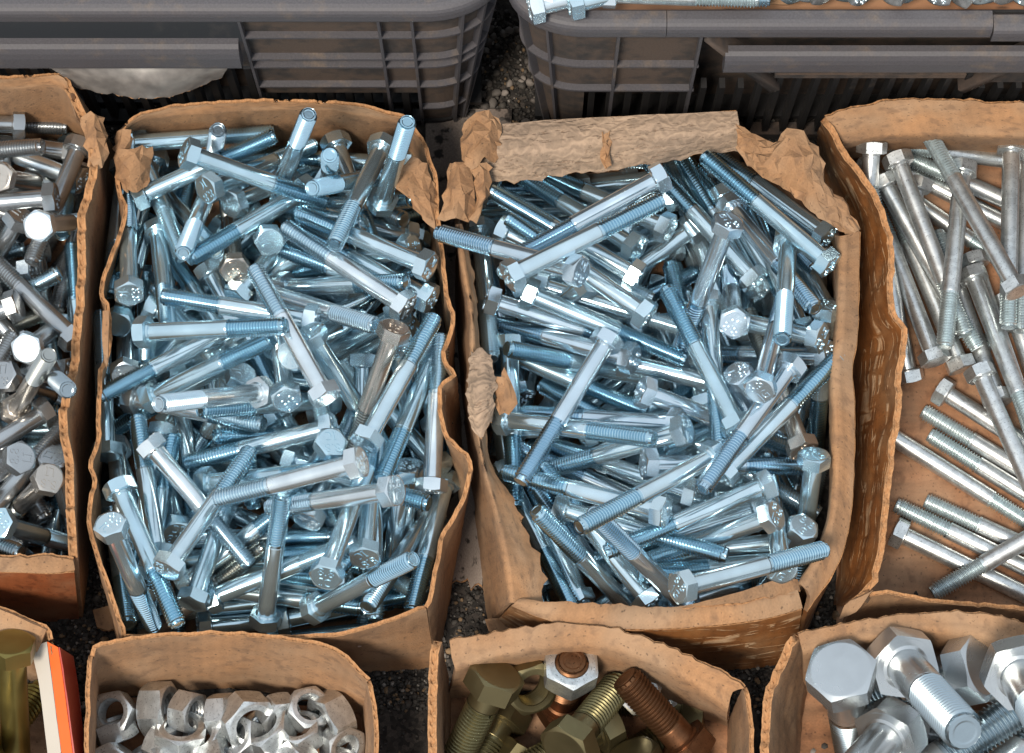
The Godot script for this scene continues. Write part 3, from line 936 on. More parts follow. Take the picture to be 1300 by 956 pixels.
	sheet("wall", [[V(172, 0, 184), V(134.3, 0, 189.4), V(71.9, 0, 190.4), V(24, 0, 187.9), V(-12.5, 0, 162.3)], [V(167.2, 88, 174.5), V(140.8, 90, 181.6), V(95.3, 90, 186.3), V(50, 88, 185.8), V(22.7, 88, 181.6), V(0, 88, 172.2)]], M.taped, t, {"rag": 0, "crumple": 0.0007})
	sheet("folded_rim", [[V(167.6, 88, 174.1), V(140.7, 90.5, 181.7), V(95.2, 90.5, 186.4), V(50, 88.5, 185.9), V(22.7, 88.5, 181.7), V(0, 88, 172.2)], [V(164.9, 95, 167), V(140.5, 95, 175.5), V(95.1, 95, 181.5), V(49.9, 93, 180.1), V(22.7, 93, 177.3), V(2.3, 92, 171.8)], [V(164, 92, 162.5), V(140.9, 93, 168.8), V(95.3, 93, 175.9), V(50, 92, 173.7), V(18.2, 92, 172.3), V(5.5, 90, 170.4)]], M.kraft, t, {"rag": 0.001, "crumple": 0.0007})
	sheet("wall", [[V(208.5, 0, -102.2), V(206.4, 0, -31.1), V(201.1, 0, 43.2), V(195.5, 0, 105.1), V(173.6, 0, 165.3)], [V(198.7, 96, -55.6), V(194.6, 96, 5.9), V(190.2, 96, 31), V(189.2, 96, 75.4), V(186.6, 96, 114.2), V(178.3, 94, 142.2), V(166.1, 90, 162.4)], [V(203.6, 99, -55.3), V(199.8, 99, 7), V(196, 99, 29.6), V(195.3, 99, 66.6), V(192.6, 99, 105.5), V(185.4, 97, 138.3), V(171, 93, 167.9)], [V(209.9, 96, -58.7), V(205.9, 96, 5.9), V(201.6, 96, 28.5), V(201.7, 96, 55.8), V(199.4, 96, 94.9), V(196.1, 94, 123.2), V(187.3, 92, 151.1), V(169.4, 88, 175.9)]], M.kraft, t, {"rag": 0, "crumple": 0.0008})
	sheet("wall", [[V(214.3, 0, -96.7), V(209.4, 0, -31.1), V(204.1, 0, 43.2), V(198.2, 0, 110.1), V(172, 0, 184)], [V(210, 95.5, -58.9), V(206, 95.5, 5.7), V(201.6, 95.5, 28.3), V(201.8, 95.5, 55.6), V(199.5, 95.5, 94.7), V(196.2, 93.5, 123), V(187.4, 91.5, 151), V(169.5, 87.5, 175.8)]], M.taped, t, {"rag": 0, "crumple": 0.0007})
	sheet("floor", [[V(-29.9, 2, -145), V(149.4, 2, -148.4), V(206.6, 2, -101.4)], [V(-13.5, 2, 162.8), V(71.9, 2, 190.4), V(171.8, 2, 183.5)]], M.kraft_floor, t, {"rag": 0})
	sheet("torn_scrap", [[V(55.9, 105, -119.8), V(59.8, 105, -120.8)], [V(54.4, 104, -109.6), V(60.6, 104, -110.7)], [V(56.3, 100, -98.8), V(59.7, 99, -99.8)]], M.kraft, t, {"rag": 0, "thick": 0.0009, "facet": 0.0012, "step": 0.004})
	sheet("inner_flap", [[V(164.9, 93, 159.4), V(154.6, 96, 159.3), V(131.7, 95, 167), V(99, 93, 175.4)], [V(166.3, 95, 166.1), V(152, 96, 170.1), V(131.4, 96, 173.8), V(97.9, 95, 177.3)]], M.kraft, t, {"rag": 0.001, "thick": 0.002, "crumple": 0.001})
	sheet("torn_flap", [[V(-25.3, 101, 21.3), V(-18.7, 104, 20.9), V(-11.7, 102, 23.2)], [V(-25.7, 100, 34.9), V(-18.1, 105, 35.7), V(-10.3, 101, 36.8)], [V(-25.6, 100, 52.2), V(-18.1, 105, 53), V(-10.7, 101, 50.6)], [V(-23.7, 98, 69.2), V(-18, 101, 73.7), V(-13, 98, 62.4)]], M.weathered, t, {"rag": 0.002, "thick": 0.0025, "crumple": 0.0014, "step": 0.002, "torn": true})
	sheet("torn_flap", [[V(-13.6, 97, 33.3), V(-8.4, 100, 37.4), V(-3.7, 101, 29.3)], [V(-11.7, 96, 40.9), V(-5.6, 101, 43.7), V(2.3, 97, 49.2)], [V(-7.5, 94, 56.1), V(-4.7, 95, 58.9), V(-1.9, 94, 57.5)]], M.kraft, t, {"rag": 0, "thick": 0.0009, "facet": 0.0016, "step": 0.0055})
	sheet("crumpled_flap", [[V(-29.9, 104, -122.9), V(-24.1, 110, -129.6), V(-13.9, 114, -131.9), V(-8.7, 108, -127.9)], [V(-31.8, 104, -110.7), V(-23.9, 114, -109.1), V(-14.4, 113, -114.9), V(-7.2, 106, -117.2)], [V(-28.9, 100, -98.8), V(-21.5, 108, -96.2), V(-16.3, 108, -102.5), V(-9.6, 100, -103)]], M.kraft, t, {"rag": 0, "thick": 0.0009, "facet": 0.0016, "step": 0.0055})
	sheet("crumpled_flap", [[V(-24.9, 104, -96.4), V(-18.2, 108, -99.8), V(-13.4, 104, -98)], [V(-22.1, 98, -80.8), V(-18.2, 103, -81.1), V(-13.5, 98, -86)], [V(-25, 92, -68.7), V(-22, 94, -64.7), V(-18.8, 92, -72.9)]], M.kraft, t, {"rag": 0, "thick": 0.0009, "facet": 0.0016, "step": 0.0055})
	sheet("torn_flap", [[V(-37.2, 97, -103.3), V(-30.7, 104, -102.7), V(-24.1, 98, -100.8)], [V(-41.4, 95, -83.2), V(-31.5, 106, -80.3), V(-22.1, 95, -82.1)], [V(-44.2, 92, -67.7), V(-34.4, 100, -65.8), V(-25.5, 90, -68)]], M.kraft, t, {"rag": 0, "thick": 0.0009, "facet": 0.0016, "step": 0.0055})
	sheet("crumpled_flap", [[V(137.8, 102, -127.6), V(151.6, 106, -117.2), V(161, 107, -111.4), V(169.2, 114, -120.8), V(184.6, 110, -109.4), V(189.5, 108, -96.2), V(189.5, 106, -89.7), V(203.1, 102, -72.7), V(211.7, 97, -60.3)], [V(137.6, 101, -117.4), V(148.7, 108, -105.1), V(160, 112, -97.5), V(171.3, 116, -93.5), V(183, 114, -83), V(196.1, 107, -69.5), V(208.4, 100, -58)], [V(139.3, 97, -112.9), V(146.9, 99, -99.3), V(160.6, 102, -86.8), V(172.3, 102, -79), V(183.7, 102, -67.5), V(196, 97, -61.4), V(206.6, 94, -54.3)]], M.kraft, t, {"rag": 0, "thick": 0.0009, "facet": 0.0016, "step": 0.0055})
	t = thing("cardboard_box", "right-hand carton with a bare brown floor and few long grey bolts", "box", "open cardboard cartons of hardware on the ground")
	sheet("wall", [[V(201.8, 0, -164.1), V(208.1, 0, -130.2), V(215.1, 0, -91.1), V(215.4, 0, -31.1), V(212, 0, 43.2), V(207.7, 0, 94.9), V(199.4, 0, 149.4)], [V(193.6, 88, -138.6), V(205.5, 90, -113.5), V(220.8, 90, -89.6), V(228.2, 90, -63.3), V(229.7, 90, -37.4), V(229.2, 90, -9.2), V(236.1, 92, 6.8), V(231.4, 90, 31.3), V(229.2, 90, 53.7), V(224.9, 90, 73.4), V(221.1, 90, 102.7), V(216, 88, 135.7), V(208.5, 84, 160.8), V(195.2, 80, 171.5)]], M.taped, t, {"rag": 0.0022, "thick": 0.004, "crumple": 0.0017, "freq": 45})
	sheet("wall", [[V(212.6, 0, -149.9), V(284, 0, -152.8), V(402.7, 0, -152.8)], [V(206.1, 78, -127.2), V(245.6, 78, -132.1), V(319.2, 78, -131), V(383.1, 78, -131.5)], [V(193.2, 92, -138.9), V(219.4, 95, -144.4), V(248.7, 96, -147.7), V(316.8, 96, -145.5), V(379.9, 96, -142.8)]], M.kraft, t, {"rag": 0.0012, "smooth": false, "crumple": 0.0008})
	sheet("wall", [[V(374.8, 0, 182.5), V(264.4, 0, 181.1), V(198.2, 0, 176.1)], [V(356.9, 80, 177.1), V(297.7, 80, 172.9), V(261.3, 80, 169.6), V(234, 80, 165.8), V(210.7, 83, 163.8), V(196, 81, 170.8)]], M.kraft, t, {"rag": 0.0018, "crumple": 0.0009})
	sheet("corner_fold", [[V(191.1, 74, 177), V(199.1, 80, 175.3), V(205.7, 84, 170.2)], [V(194.1, 82, 170.1), V(202, 86, 166.5), V(208.8, 84, 163.1)]], M.kraft, t, {"rag": 0.002, "thick": 0.004, "crumple": 0.002})
	sheet("floor", [[V(212.2, 2.5, -148.8), V(402.1, 2.5, -151.6)], [V(197.9, 2.5, 176.8), V(374.3, 2.5, 181.7)]], M.kraft_floor, t, {"rag": 0, "crumple": 0.0012})
	t = thing("cardboard_box", "front left corner carton with yellow bolts, only its folded back edge in view", "box", "open cardboard cartons of hardware on the ground")
	sheet("wall", [[V(-350.9, 0, 181.1), V(-311.8, 0, 189.9), V(-279.5, 0, 200.7)], [V(-333.5, 88, 161.8), V(-295.9, 89, 174.8), V(-279, 89, 181.8), V(-267.8, 89, 187), V(-265.7, 86, 192.7)]], M.kraft, t, {"rag": 0.001})
	sheet("folded_rim", [[V(-333.1, 89.5, 162.7), V(-295.5, 90.5, 175.7), V(-278.7, 90.5, 182.7), V(-267.6, 90, 187.7)], [V(-332.8, 86, 175.9), V(-295.6, 86, 187.6), V(-281.8, 85, 192.5), V(-273.7, 82, 198.2)]], M.kraft, t, {"rag": 0.0015, "thick": 0.003})
	sheet("wall", [[V(-279.5, 0, 200.7), V(-274.9, 0, 228.7), V(-268.3, 0, 304.4)], [V(-266.4, 84, 193.2), V(-263, 84, 205.2), V(-257.7, 84, 232.9), V(-252, 84, 295.9)]], M.kraft, t, {"rag": 0.002})
	sheet("floor", [[V(-349.7, 2, 190.4), V(-279, 2, 202.1)], [V(-340.8, 2, 304.8), V(-268, 2, 304.8)]], M.kraft_floor, t, {"rag": 0})
	t = thing("cardboard_box", "front carton with plain tall back wall, below the second carton", "box", "open cardboard cartons of hardware on the ground")
	sheet("wall", [[V(-250.4, 0, 207.5), V(-167.5, 0, 200.7), V(-89.6, 0, 216.7)], [V(-241.6, 88, 202.5), V(-236.2, 90, 197), V(-203.6, 92, 191.9), V(-158.4, 92, 191), V(-113, 92, 196.1), V(-94.9, 90, 204.4), V(-82.2, 86, 216.8)]], M.kraft, t, {"rag": 0.0016, "crumple": 0.0007})
	sheet("wall", [[V(-250.4, 0, 207.5), V(-249.3, 0, 243.1), V(-245.9, 0, 304.4)], [V(-241.6, 88, 202.5), V(-242.4, 88, 220), V(-241.4, 87, 256.2), V(-239.3, 86, 296.3)]], M.kraft, t, {"rag": 0.0016})
	sheet("wall", [[V(-89.6, 0, 216.7), V(-88, 0, 252.7), V(-86.9, 0, 304.4)], [V(-82.2, 86, 216.8), V(-78.3, 86, 233.3), V(-76.9, 86, 256), V(-76.2, 86, 296.3)]], M.kraft, t, {"rag": 0.0016})
	sheet("floor", [[V(-250.1, 2, 206.9), V(-89.6, 2, 214.7)], [V(-245.6, 2, 304.8), V(-86.8, 2, 304.8)]], M.kraft_floor, t, {"rag": 0})
	t = thing("cardboard_box", "front carton with curved folded rim, holding olive nuts and a rusty stud", "box", "open cardboard cartons of hardware on the ground")
	sheet("wall", [[V(-39.2, 0, 207), V(43.1, 0, 201.6), V(130.9, 0, 223.9)], [V(-33.1, 82, 209.4), V(-4.5, 83, 202.2), V(40.9, 83, 196.6), V(68.2, 82, 202), V(99.8, 80, 215.4), V(124.5, 76, 232)], [V(-34.4, 85, 204.6), V(-4.5, 88, 197.9), V(22.7, 89, 193.5), V(40.8, 89, 192.5), V(68, 88, 196), V(99.6, 86, 208), V(126.6, 82, 222.3)], [V(-35.8, 90, 195.1), V(-13.6, 92, 190), V(22.6, 93, 185.2), V(54.3, 93, 186.6), V(90.4, 91, 198.1), V(126.2, 89, 215.2), V(133.5, 87, 220.7)]], M.kraft, t, {"rag": 0.0016, "crumple": 0.0008})
	sheet("wall", [[V(-39.2, 0, 207), V(-39.7, 0, 252.7), V(-39.3, 0, 304.4)], [V(-42.5, 92, 194.7), V(-45.1, 91, 206.9), V(-45.3, 89, 234), V(-44.2, 88, 296.6)]], M.kraft, t, {"rag": 0.002, "thick": 0.005})
	sheet("wall", [[V(130.9, 0, 223.9), V(129.8, 0, 262.2), V(128.6, 0, 304.4)], [V(133.5, 87, 220.7), V(135.6, 87, 238.1), V(135.8, 87, 260.7), V(135, 87, 296.5)]], M.kraft, t, {"rag": 0.002})
	sheet("floor", [[V(-39.1, 2, 206.9), V(130.8, 2, 221.9)], [V(-39.2, 2, 304.8), V(128.4, 2, 304.8)]], M.kraft_floor, t, {"rag": 0})
	t = thing("cardboard_box", "front right carton with perforated folded rim, holding large nuts and bolts", "box", "open cardboard cartons of hardware on the ground")
	sheet("wall", [[V(176.9, 0, 204.5), V(239.5, 0, 195.8), V(371.1, 0, 197.7)], [V(166.6, 91, 203.2), V(194.4, 91, 197.7), V(226.3, 92, 191.4), V(262.6, 91, 192.6), V(293.6, 91, 201.8), V(347.5, 89, 211.1)], [V(165.1, 95, 197.7), V(194.1, 95.5, 192.3), V(225.9, 96, 186.4), V(262.3, 95, 185.7), V(293.6, 94, 193.8), V(347.2, 93, 203.7)], [V(163.6, 98, 192.5), V(184.9, 99, 187.2), V(212.2, 99, 182.6), V(248.5, 99, 179.3), V(275.5, 99, 181.2), V(293.2, 99, 185.8), V(347.1, 97, 194.5)]], M.kraft, t, {"rag": 0.001, "crumple": 0.0007})
	sheet("wall", [[V(176.9, 0, 204.5), V(172, 0, 233.6), V(167.4, 0, 304.4)], [V(163.7, 97, 192.7), V(156.6, 96, 204.4), V(149.9, 95, 218), V(144.9, 94, 235.1), V(140.5, 92, 292.9)]], M.kraft, t, {"rag": 0.003, "thick": 0.005, "crumple": 0.0011})
	sheet("floor", [[V(175.7, 2, 205), V(370.6, 2, 198.2)], [V(168.1, 2, 304.8), V(361.8, 2, 304.8)]], M.kraft_floor, t, {"rag": 0})
	t = thing("small_carton", "small carton with white, orange and scarlet stripes in the front left corner", "carton", "")
	sheet("white_side", [[V(-277.9, 80, 195.9), V(-268.2, 84, 193.6)], [V(-270.7, 80, 222.8), V(-262.9, 84, 221.4)], [V(-261, 80, 277.4), V(-252.2, 84, 278.1)]], M.white_card, t, {"rag": 0, "thick": 0.0014, "crumple": 0.0003})
	sheet("orange_stripe", [[V(-267.9, 84.5, 193.7), V(-261.3, 86, 197.4)], [V(-262.6, 84.5, 221.5), V(-256.2, 86, 221.9)], [V(-251.9, 84.5, 278.2), V(-245.6, 86, 278.5)]], M.orange_card, t, {"rag": 0, "thick": 0.0014, "crumple": 0.0003})
	sheet("scarlet_side", [[V(-261.1, 86, 197.4), V(-257.4, 60, 196.6)], [V(-256, 86, 221.9), V(-253.5, 60, 215.9)], [V(-245.4, 86, 278.5), V(-243.8, 60, 273.6)]], M.scarlet_card, t, {"rag": 0, "thick": 0.0014, "crumple": 0.0003})
	sheet("lower_side", [[V(-257.5, 59.5, 196.5), V(-269.2, 2, 190.4)], [V(-253.6, 59.5, 215.8), V(-265.3, 2, 207.4)], [V(-243.9, 59.5, 273.5), V(-255.5, 2, 262.6)]], M.scarlet_card, t, {"rag": 0, "thick": 0.0014, "crumple": 0.0003})
	t = thing("plastic_bag", "crumpled pale grey bag drooping below the handle of the left crate", "bag", "")
	sheet("bag_body", [[V(-283.6, 118, -159.3), V(-250.5, 120, -159.4), V(-216.8, 120, -159.4), V(-173.7, 118, -159.3)], [V(-276.5, 108, -157.9), V(-251.4, 112, -153.7), V(-219.6, 114, -151.7), V(-176.9, 110, -159.1)], [V(-274.3, 98, -157.5), V(-253.5, 98, -152.1), V(-224.3, 96, -147.7), V(-200.1, 97, -154.2), V(-179.3, 102, -159.9)]], M.bag, t, {"rag": 0.0015, "thick": 0.0006, "crumple": 0.0014, "freq": 42, "sharp": 0.6, "step": 0.004})
	t = thing("dusty_board", "dusty grey board lying on the ground between second and third cartons", "board", "")
	sheet("board_body", [[V(-57.1, 3, -185.6), V(0, 3, -185.6)], [V(-52.6, 3, -13.8), V(-11, 3, -13.8)], [V(-47.5, 3, 135.2), V(-18.4, 3, 139.2)]], M.board, t, {"rag": 0.004, "thick": 0.004, "crumple": 0.0006})
	t = thing("cardboard_scrap", "small scrap of cardboard on the gravel between the two left cartons", "scrap", "")
	sheet("scrap_body", [[V(-256.6, 4, 153.9), V(-241.3, 5, 149.7)], [V(-253, 4, 166.3), V(-239.6, 4, 165.3)]], M.kraft, t, {"rag": 0.003, "thick": 0.003})
	t = thing("cardboard_scrap", "tan cardboard scrap at the front left foot of the third carton", "scrap", "")
	sheet("scrap_body", [[V(-16.1, 30, 166.6), V(-4.7, 32, 165.2)], [V(-13.2, 30, 175.8), V(2.4, 30, 172.9)]], M.kraft, t, {"rag": 0.003, "thick": 0.003})

func hardware():
	protos()
	var g_b2 := "bolts heaped in the second carton"
	bolt("A0", -197.3, 127.1, -97.4, -115.3, 79.6, -85.6, "teal bolt, second carton, along back centre, head left, on top", g_b2)
	bolt("A0", -234.1, 73.1, -90.7, -147, 86.5, -127.3, "teal bolt, second carton, along back centre left, head front left, upper layer", g_b2)
	bolt("A2", -196.9, 9.1, -125.8, -180.2, 103.1, -123.5, "teal bolt, second carton, along back centre left, standing thread-up toward back", g_b2)
	bolt("A1", -233.4, 9.7, -138.4, -140.4, 30.8, -142.5, "teal bolt, second carton, along back centre left, head left, deeply buried", g_b2)
	bolt("A0", -62.3, 46.4, -125.6, -156.7, 37.1, -136.8, "teal bolt, second carton, along back centre right, head right, upper layer, upper one", g_b2)
	bolt("A0", -186.9, 100.1, -84.5, -126.6, 49.4, -138.4, "teal bolt, second carton, along back centre, standing head-up toward front left, left one", g_b2)
	bolt("A1", -175.7, 68.4, -89, -115.7, 17, -142.7, "teal bolt, second carton, along back centre, standing head-up toward front left, right one", g_b2)
	bolt("A0", -124, 74.3, -98.4, -194.7, 99.3, -39.3, "teal bolt, second carton, along back centre, head back right, upper layer", g_b2)
	bolt("A1", -61.2, 36.4, -79.7, -149.3, 72.1, -89.5, "teal bolt, second carton, along back centre right, head right, upper layer, lower one", g_b2)
	bolt("A0", -225.4, 26, -118, -180.7, 79.2, -52.4, "teal bolt, second carton, along back centre left, standing thread-up toward front right", g_b2)
	bolt("A0", -218.4, 37.6, -37.3, -207.8, 22.6, -131.1, "teal bolt, second carton, toward back centre left, head front, deeply buried", g_b2)
	bolt("A1", -188.2, 57.9, -110, -195.8, 117.1, -35.5, "teal bolt, second carton, along back centre left, standing thread-up toward front", g_b2)
	bolt("A0", -221.4, 55.3, -78.5, -205.2, 98.7, 5, "teal bolt, second carton, toward back far left, standing thread-up toward front, upper one", g_b2)
	bolt("A1", -228.3, 35.5, -138.6, -241.2, 56.3, -46.3, "teal bolt, second carton, along back far left, head back, half buried", g_b2)
	bolt("A1", -229.9, 97.7, -16.5, -241.6, 52.6, -99.8, "teal bolt, second carton, toward back far left, standing head-up toward front", g_b2)
	bolt("A2", -234.8, 67, 24.2, -246.4, 6.9, -49.1, "teal bolt, second carton, middle row far left, standing head-up toward front", g_b2)
	bolt("A0", -234.7, 9.6, -65.2, -222.9, 59.6, 15.4, "teal bolt, second carton, toward back far left, standing thread-up toward front, lower one", g_b2)
	bolt("A1", -190, 55.2, -53.5, -144, 48.1, 29.9, "teal bolt, second carton, middle row centre, head back left, half buried", g_b2)
	bolt("A1", -115.6, 106.8, 3.8, -209.2, 101.3, -14.4, "teal bolt, second carton, toward back centre left, head right, upper layer", g_b2)
	bolt("A0", -221.3, 111.4, 12.8, -131.2, 142, 20.6, "teal bolt, second carton, middle row centre left, head left, on top", g_b2)
	bolt("A0", -167.1, 57.5, 7.6, -219.1, 43, -71.2, "teal bolt, second carton, toward back centre left, head front right, half buried", g_b2)
	bolt("A3", -169.5, 75.2, -41.3, -183.6, 19.1, -117.3, "teal bolt, second carton, toward back centre left, standing head-up toward front", g_b2)
	bolt("A0", -170, 66.6, -26.2, -119.2, 49, -105.2, "teal bolt, second carton, toward back centre, head front left, half buried", g_b2)
	bolt("A0", -147.4, 86.5, -55.8, -173.9, 22.4, -121.4, "teal bolt, second carton, along back centre, standing head-up toward front right", g_b2)
	bolt("A2", -62, 103.8, -5, -138.2, 95.9, -62.1, "teal bolt, second carton, toward back centre right, head front right, upper layer", g_b2)
	bolt("A1", -47.9, 86.1, -17.8, -130.1, 78.4, -65.9, "teal bolt, second carton, toward back centre right, head front right, half buried", g_b2)
	bolt("A1", -48.6, 104.2, -31.8, -131.2, 85.1, -75.7, "teal bolt, second carton, toward back centre right, head right, half buried, upper one", g_b2)
	bolt("A1", -79.5, 77, -127.1, -106.7, 111.9, -42.5, "teal bolt, second carton, along back centre right, standing thread-up toward front left", g_b2)
	bolt("A0", -81.1, 69.5, -88.1, -61.5, 162.2, -100.3, "teal bolt, second carton, along back far right, standing thread-up toward back", g_b2)
	bolt("A1", -145.7, 61.8, -103.1, -120.3, 153.7, -109.3, "teal bolt, second carton, along back centre, standing thread-up toward back", g_b2)
	bolt("A0", -116.1, 38.2, -118.1, -109.1, 130.2, -93.7, "teal bolt, second carton, along back centre right, standing thread-up toward back", g_b2)
	bolt("A0", -84.7, 51.1, -115.3, -119.2, 129.2, -72.5, "teal bolt, second carton, along back centre right, standing thread-up toward left", g_b2)
	bolt("A1", -112.8, 55.4, -140.7, -81.3, 65.3, -51.1, "teal bolt, second carton, along back centre right, head back, upper layer", g_b2)
	bolt("A2", -134.1, 9, -137.4, -67.7, 53.2, -84.8, "teal bolt, second carton, along back centre right, standing thread-up toward front right", g_b2)
	bolt("A0", -142.9, 36.9, -84.4, -59.4, 9.9, -121.9, "teal bolt, second carton, along back centre right, head left, half buried, lower one", g_b2)
	bolt("A1", -148, 25.6, -104.6, -61.5, 64.6, -94.1, "teal bolt, second carton, along back centre right, head left, half buried, upper one", g_b2)
	bolt("A0", -141.7, 42.8, -66.7, -57.4, 20, -105.3, "teal bolt, second carton, toward back centre right, head left, deeply buried", g_b2)
	bolt("A1", -144.5, 53.2, -39.2, -63.7, 101.6, -23.4, "teal bolt, second carton, toward back centre right, head left, upper layer", g_b2)
	bolt("A1", -57.1, 73.7, -22.9, -145.3, 70, -59.5, "teal bolt, second carton, toward back centre right, head right, half buried, lower one", g_b2)
	bolt("A0", -59.3, 90.8, -50, -141.5, 42.2, -53, "teal bolt, second carton, toward back centre right, head right, deeply buried", g_b2)
	bolt("A2", -106.6, 133.1, 62.4, -152.1, 128.4, -21.4, "teal bolt, second carton, middle row centre, head front right, on top", g_b2)
	bolt("A1", -109, 57.9, -35.4, -67.5, 5.7, -103.8, "teal bolt, second carton, toward back centre right, standing head-up toward front left", g_b2)
	bolt("A1", -144.3, 45, -7.7, -58.8, 55.3, -49, "teal bolt, second carton, toward back centre right, head front left, half buried", g_b2)
	bolt("A2", -150.6, 67.7, -30.3, -80.3, 117.4, 11, "teal bolt, second carton, toward back centre right, standing thread-up toward right", g_b2)
	bolt("A0", -66, 84.9, -10.9, -136.5, 22.3, 4.6, "teal bolt, second carton, middle row centre right, head back right, upper layer", g_b2)
	bolt("A1", -166.9, 69.6, -8.7, -246.8, 81.4, 42.2, "teal bolt, second carton, middle row far left, head back right, on top", g_b2)
	bolt("A2", -147.4, 88.4, 41.8, -199.5, 161.1, 75.3, "teal bolt, second carton, middle row centre left, standing thread-up toward left", g_b2)
	bolt("A0", -221.1, 66.7, 38.7, -141.3, 115, 18, "teal bolt, second carton, middle row centre left, head front left, upper layer", g_b2)
	bolt("A2", -236.2, 47.1, 30.3, -149, 74.7, 58, "teal bolt, second carton, middle row centre left, head left, half buried", g_b2)
	bolt("A0", -108.8, 45.2, 31.7, -184.3, 98.2, 56.6, "teal bolt, second carton, middle row centre, head right, upper layer", g_b2)
	bolt("A1", -105.4, 83.2, 61.8, -196.4, 58.8, 77.2, "teal bolt, second carton, toward front centre, head right, on top, upper one", g_b2)
	bolt("A0", -90.3, 33.5, 50.4, -178.9, 66.8, 62.7, "teal bolt, second carton, toward front centre, head right, half buried", g_b2)
	bolt("A1", -206.5, 83.7, 144.8, -225.3, 70.5, 52.1, "teal bolt, second carton, toward front far left, head front, upper layer, upper one", g_b2)
	bolt("A0", -171.4, 73.4, 16.6, -247.1, 21.4, 42.8, "teal bolt, second carton, middle row far left, head back right, deeply buried", g_b2)
	bolt("A2", -244.8, 28.8, 55.6, -226.3, 79.6, 134.4, "teal bolt, second carton, toward front far left, standing thread-up toward front", g_b2)
	bolt("A0", -231.2, 95.3, 100.9, -191.1, 100.2, 187.5, "teal bolt, second carton, along front far left, head back left, on top", g_b2)
	bolt("A1", -226.2, 144.1, 140, -211.2, 57.7, 177.9, "teal bolt, second carton, along front far left, standing head-up toward back left", g_b2)
	bolt("A0", -215.8, 72.7, 156, -204.2, 63.4, 61.6, "teal bolt, second carton, toward front far left, head front, upper layer, lower one", g_b2)
	bolt("A1", -212.2, 51.6, 51.4, -225.2, 62.4, 145.4, "teal bolt, second carton, toward front far left, head back, half buried", g_b2)
	bolt("A0", -208.8, 21.1, 4.7, -195, 40.3, 97.2, "teal bolt, second carton, toward front centre left, head back, deeply buried, upper one", g_b2)
	bolt("A0", -192.1, 21.9, -7.3, -169.4, 37.5, 84.2, "teal bolt, second carton, middle row centre left, head back, deeply buried", g_b2)
	bolt("A1", -207.3, 34.5, 15.8, -190.3, 53.5, 107.8, "teal bolt, second carton, toward front centre left, head back, deeply buried, lower one", g_b2)
	bolt("A1", -160.9, 86.4, 29, -202.5, 7.3, 62.7, "teal bolt, second carton, middle row centre left, standing head-up toward back right", g_b2)
	bolt("A1", -197.8, 112.8, 159.2, -154.8, 86.3, 78.1, "teal bolt, second carton, toward front centre left, head front left, on top", g_b2)
	bolt("A2", -216.1, 88, 72.5, -154.6, 68.9, 143, "teal bolt, second carton, toward front centre left, head back left, on top", g_b2)
	bolt("A0", -186, 64.2, 91.5, -102.5, 110.1, 97.7, "teal bolt, second carton, toward front centre, head left, upper layer", g_b2)
	bolt("A2", -84.3, 153.7, 106.8, -170.2, 113.1, 116.5, "teal bolt, second carton, toward front centre, head right, on top, lower one", g_b2)
	bolt("A0", -104.1, 119.7, 83.4, -137.6, 31.6, 98.5, "teal bolt, second carton, toward front centre, standing head-up toward back right", g_b2)
	bolt("A2", -122.1, 66.2, 116.3, -92.7, 41, 28.9, "teal bolt, second carton, toward front centre right, head front left, half buried", g_b2)
	bolt("A1", -147.1, 44.6, 172.8, -131.9, 119.1, 115, "teal bolt, second carton, along front centre, head front, on top", g_b2)
	bolt("A1", -197.8, 42.7, 149.2, -123, 78.3, 101.6, "teal bolt, second carton, along front centre, head front left, upper layer", g_b2)
	bolt("A3", -220, 21.9, 175.4, -147.1, 64.2, 130.5, "teal bolt, second carton, along front centre left, head front left, upper layer", g_b2)
	bolt("A1", -189.8, 22.1, 169.4, -96.8, 5.8, 155.4, "teal bolt, second carton, along front centre, head left, half buried, fifth from top", g_b2)
	bolt("A1", -182.4, 29.9, 146.3, -89.3, 43.7, 162.7, "teal bolt, second carton, along front centre, head left, upper layer", g_b2)
	bolt("A0", -141.8, 27.6, 166.7, -48.1, 33.5, 149.3, "teal bolt, second carton, along front centre right, head left, upper layer", g_b2)
	bolt("A0", -196.1, 25.5, 130.4, -105.9, 51.7, 148, "teal bolt, second carton, along front centre, head left, half buried, fourth from top", g_b2)
	bolt("A0", -104.1, 145.3, 172.5, -85.3, 96.8, 92.5, "teal bolt, second carton, toward front centre right, standing head-up toward front, lower one", g_b2)
	bolt("A0", -97.2, 42.4, 149.7, -188.2, 17.1, 135.6, "teal bolt, second carton, along front centre, head right, half buried", g_b2)
	bolt("A0", -84.1, 112.1, 151.9, -81.5, 72.1, 65.2, "teal bolt, second carton, toward front centre right, standing head-up toward front, upper one", g_b2)
	bolt("A2", -65.2, 148.2, 122.2, -142.1, 91.9, 115, "teal bolt, second carton, toward front centre right, head right, on top", g_b2)
	bolt("A0", -135.7, 62.5, 75.8, -49.1, 83.3, 110.2, "teal bolt, second carton, toward front centre right, head left, upper layer", g_b2)
	bolt("A0", -47.1, 70.8, 11.9, -76, 97.2, 99.1, "teal bolt, second carton, middle row far right, head back right, upper layer", g_b2)
	bolt("A1", -85.3, 124.8, 87.3, -46.1, 107.6, 2, "teal bolt, second carton, middle row far right, head front left, on top", g_b2)
	bolt("A2", -48.3, 72, 99.3, -42.7, 87.3, 5.2, "teal bolt, second carton, middle row far right, head front, on top", g_b2)
	bolt("A3", -68.2, 128.7, 15.7, -97.7, 58.7, 73.5, "teal bolt, second carton, middle row centre right, head back, upper layer", g_b2)
	bolt("A1", -90.7, 63.5, 9.1, -92.9, 40.9, 101.9, "teal bolt, second carton, toward front centre right, head back, upper layer", g_b2)
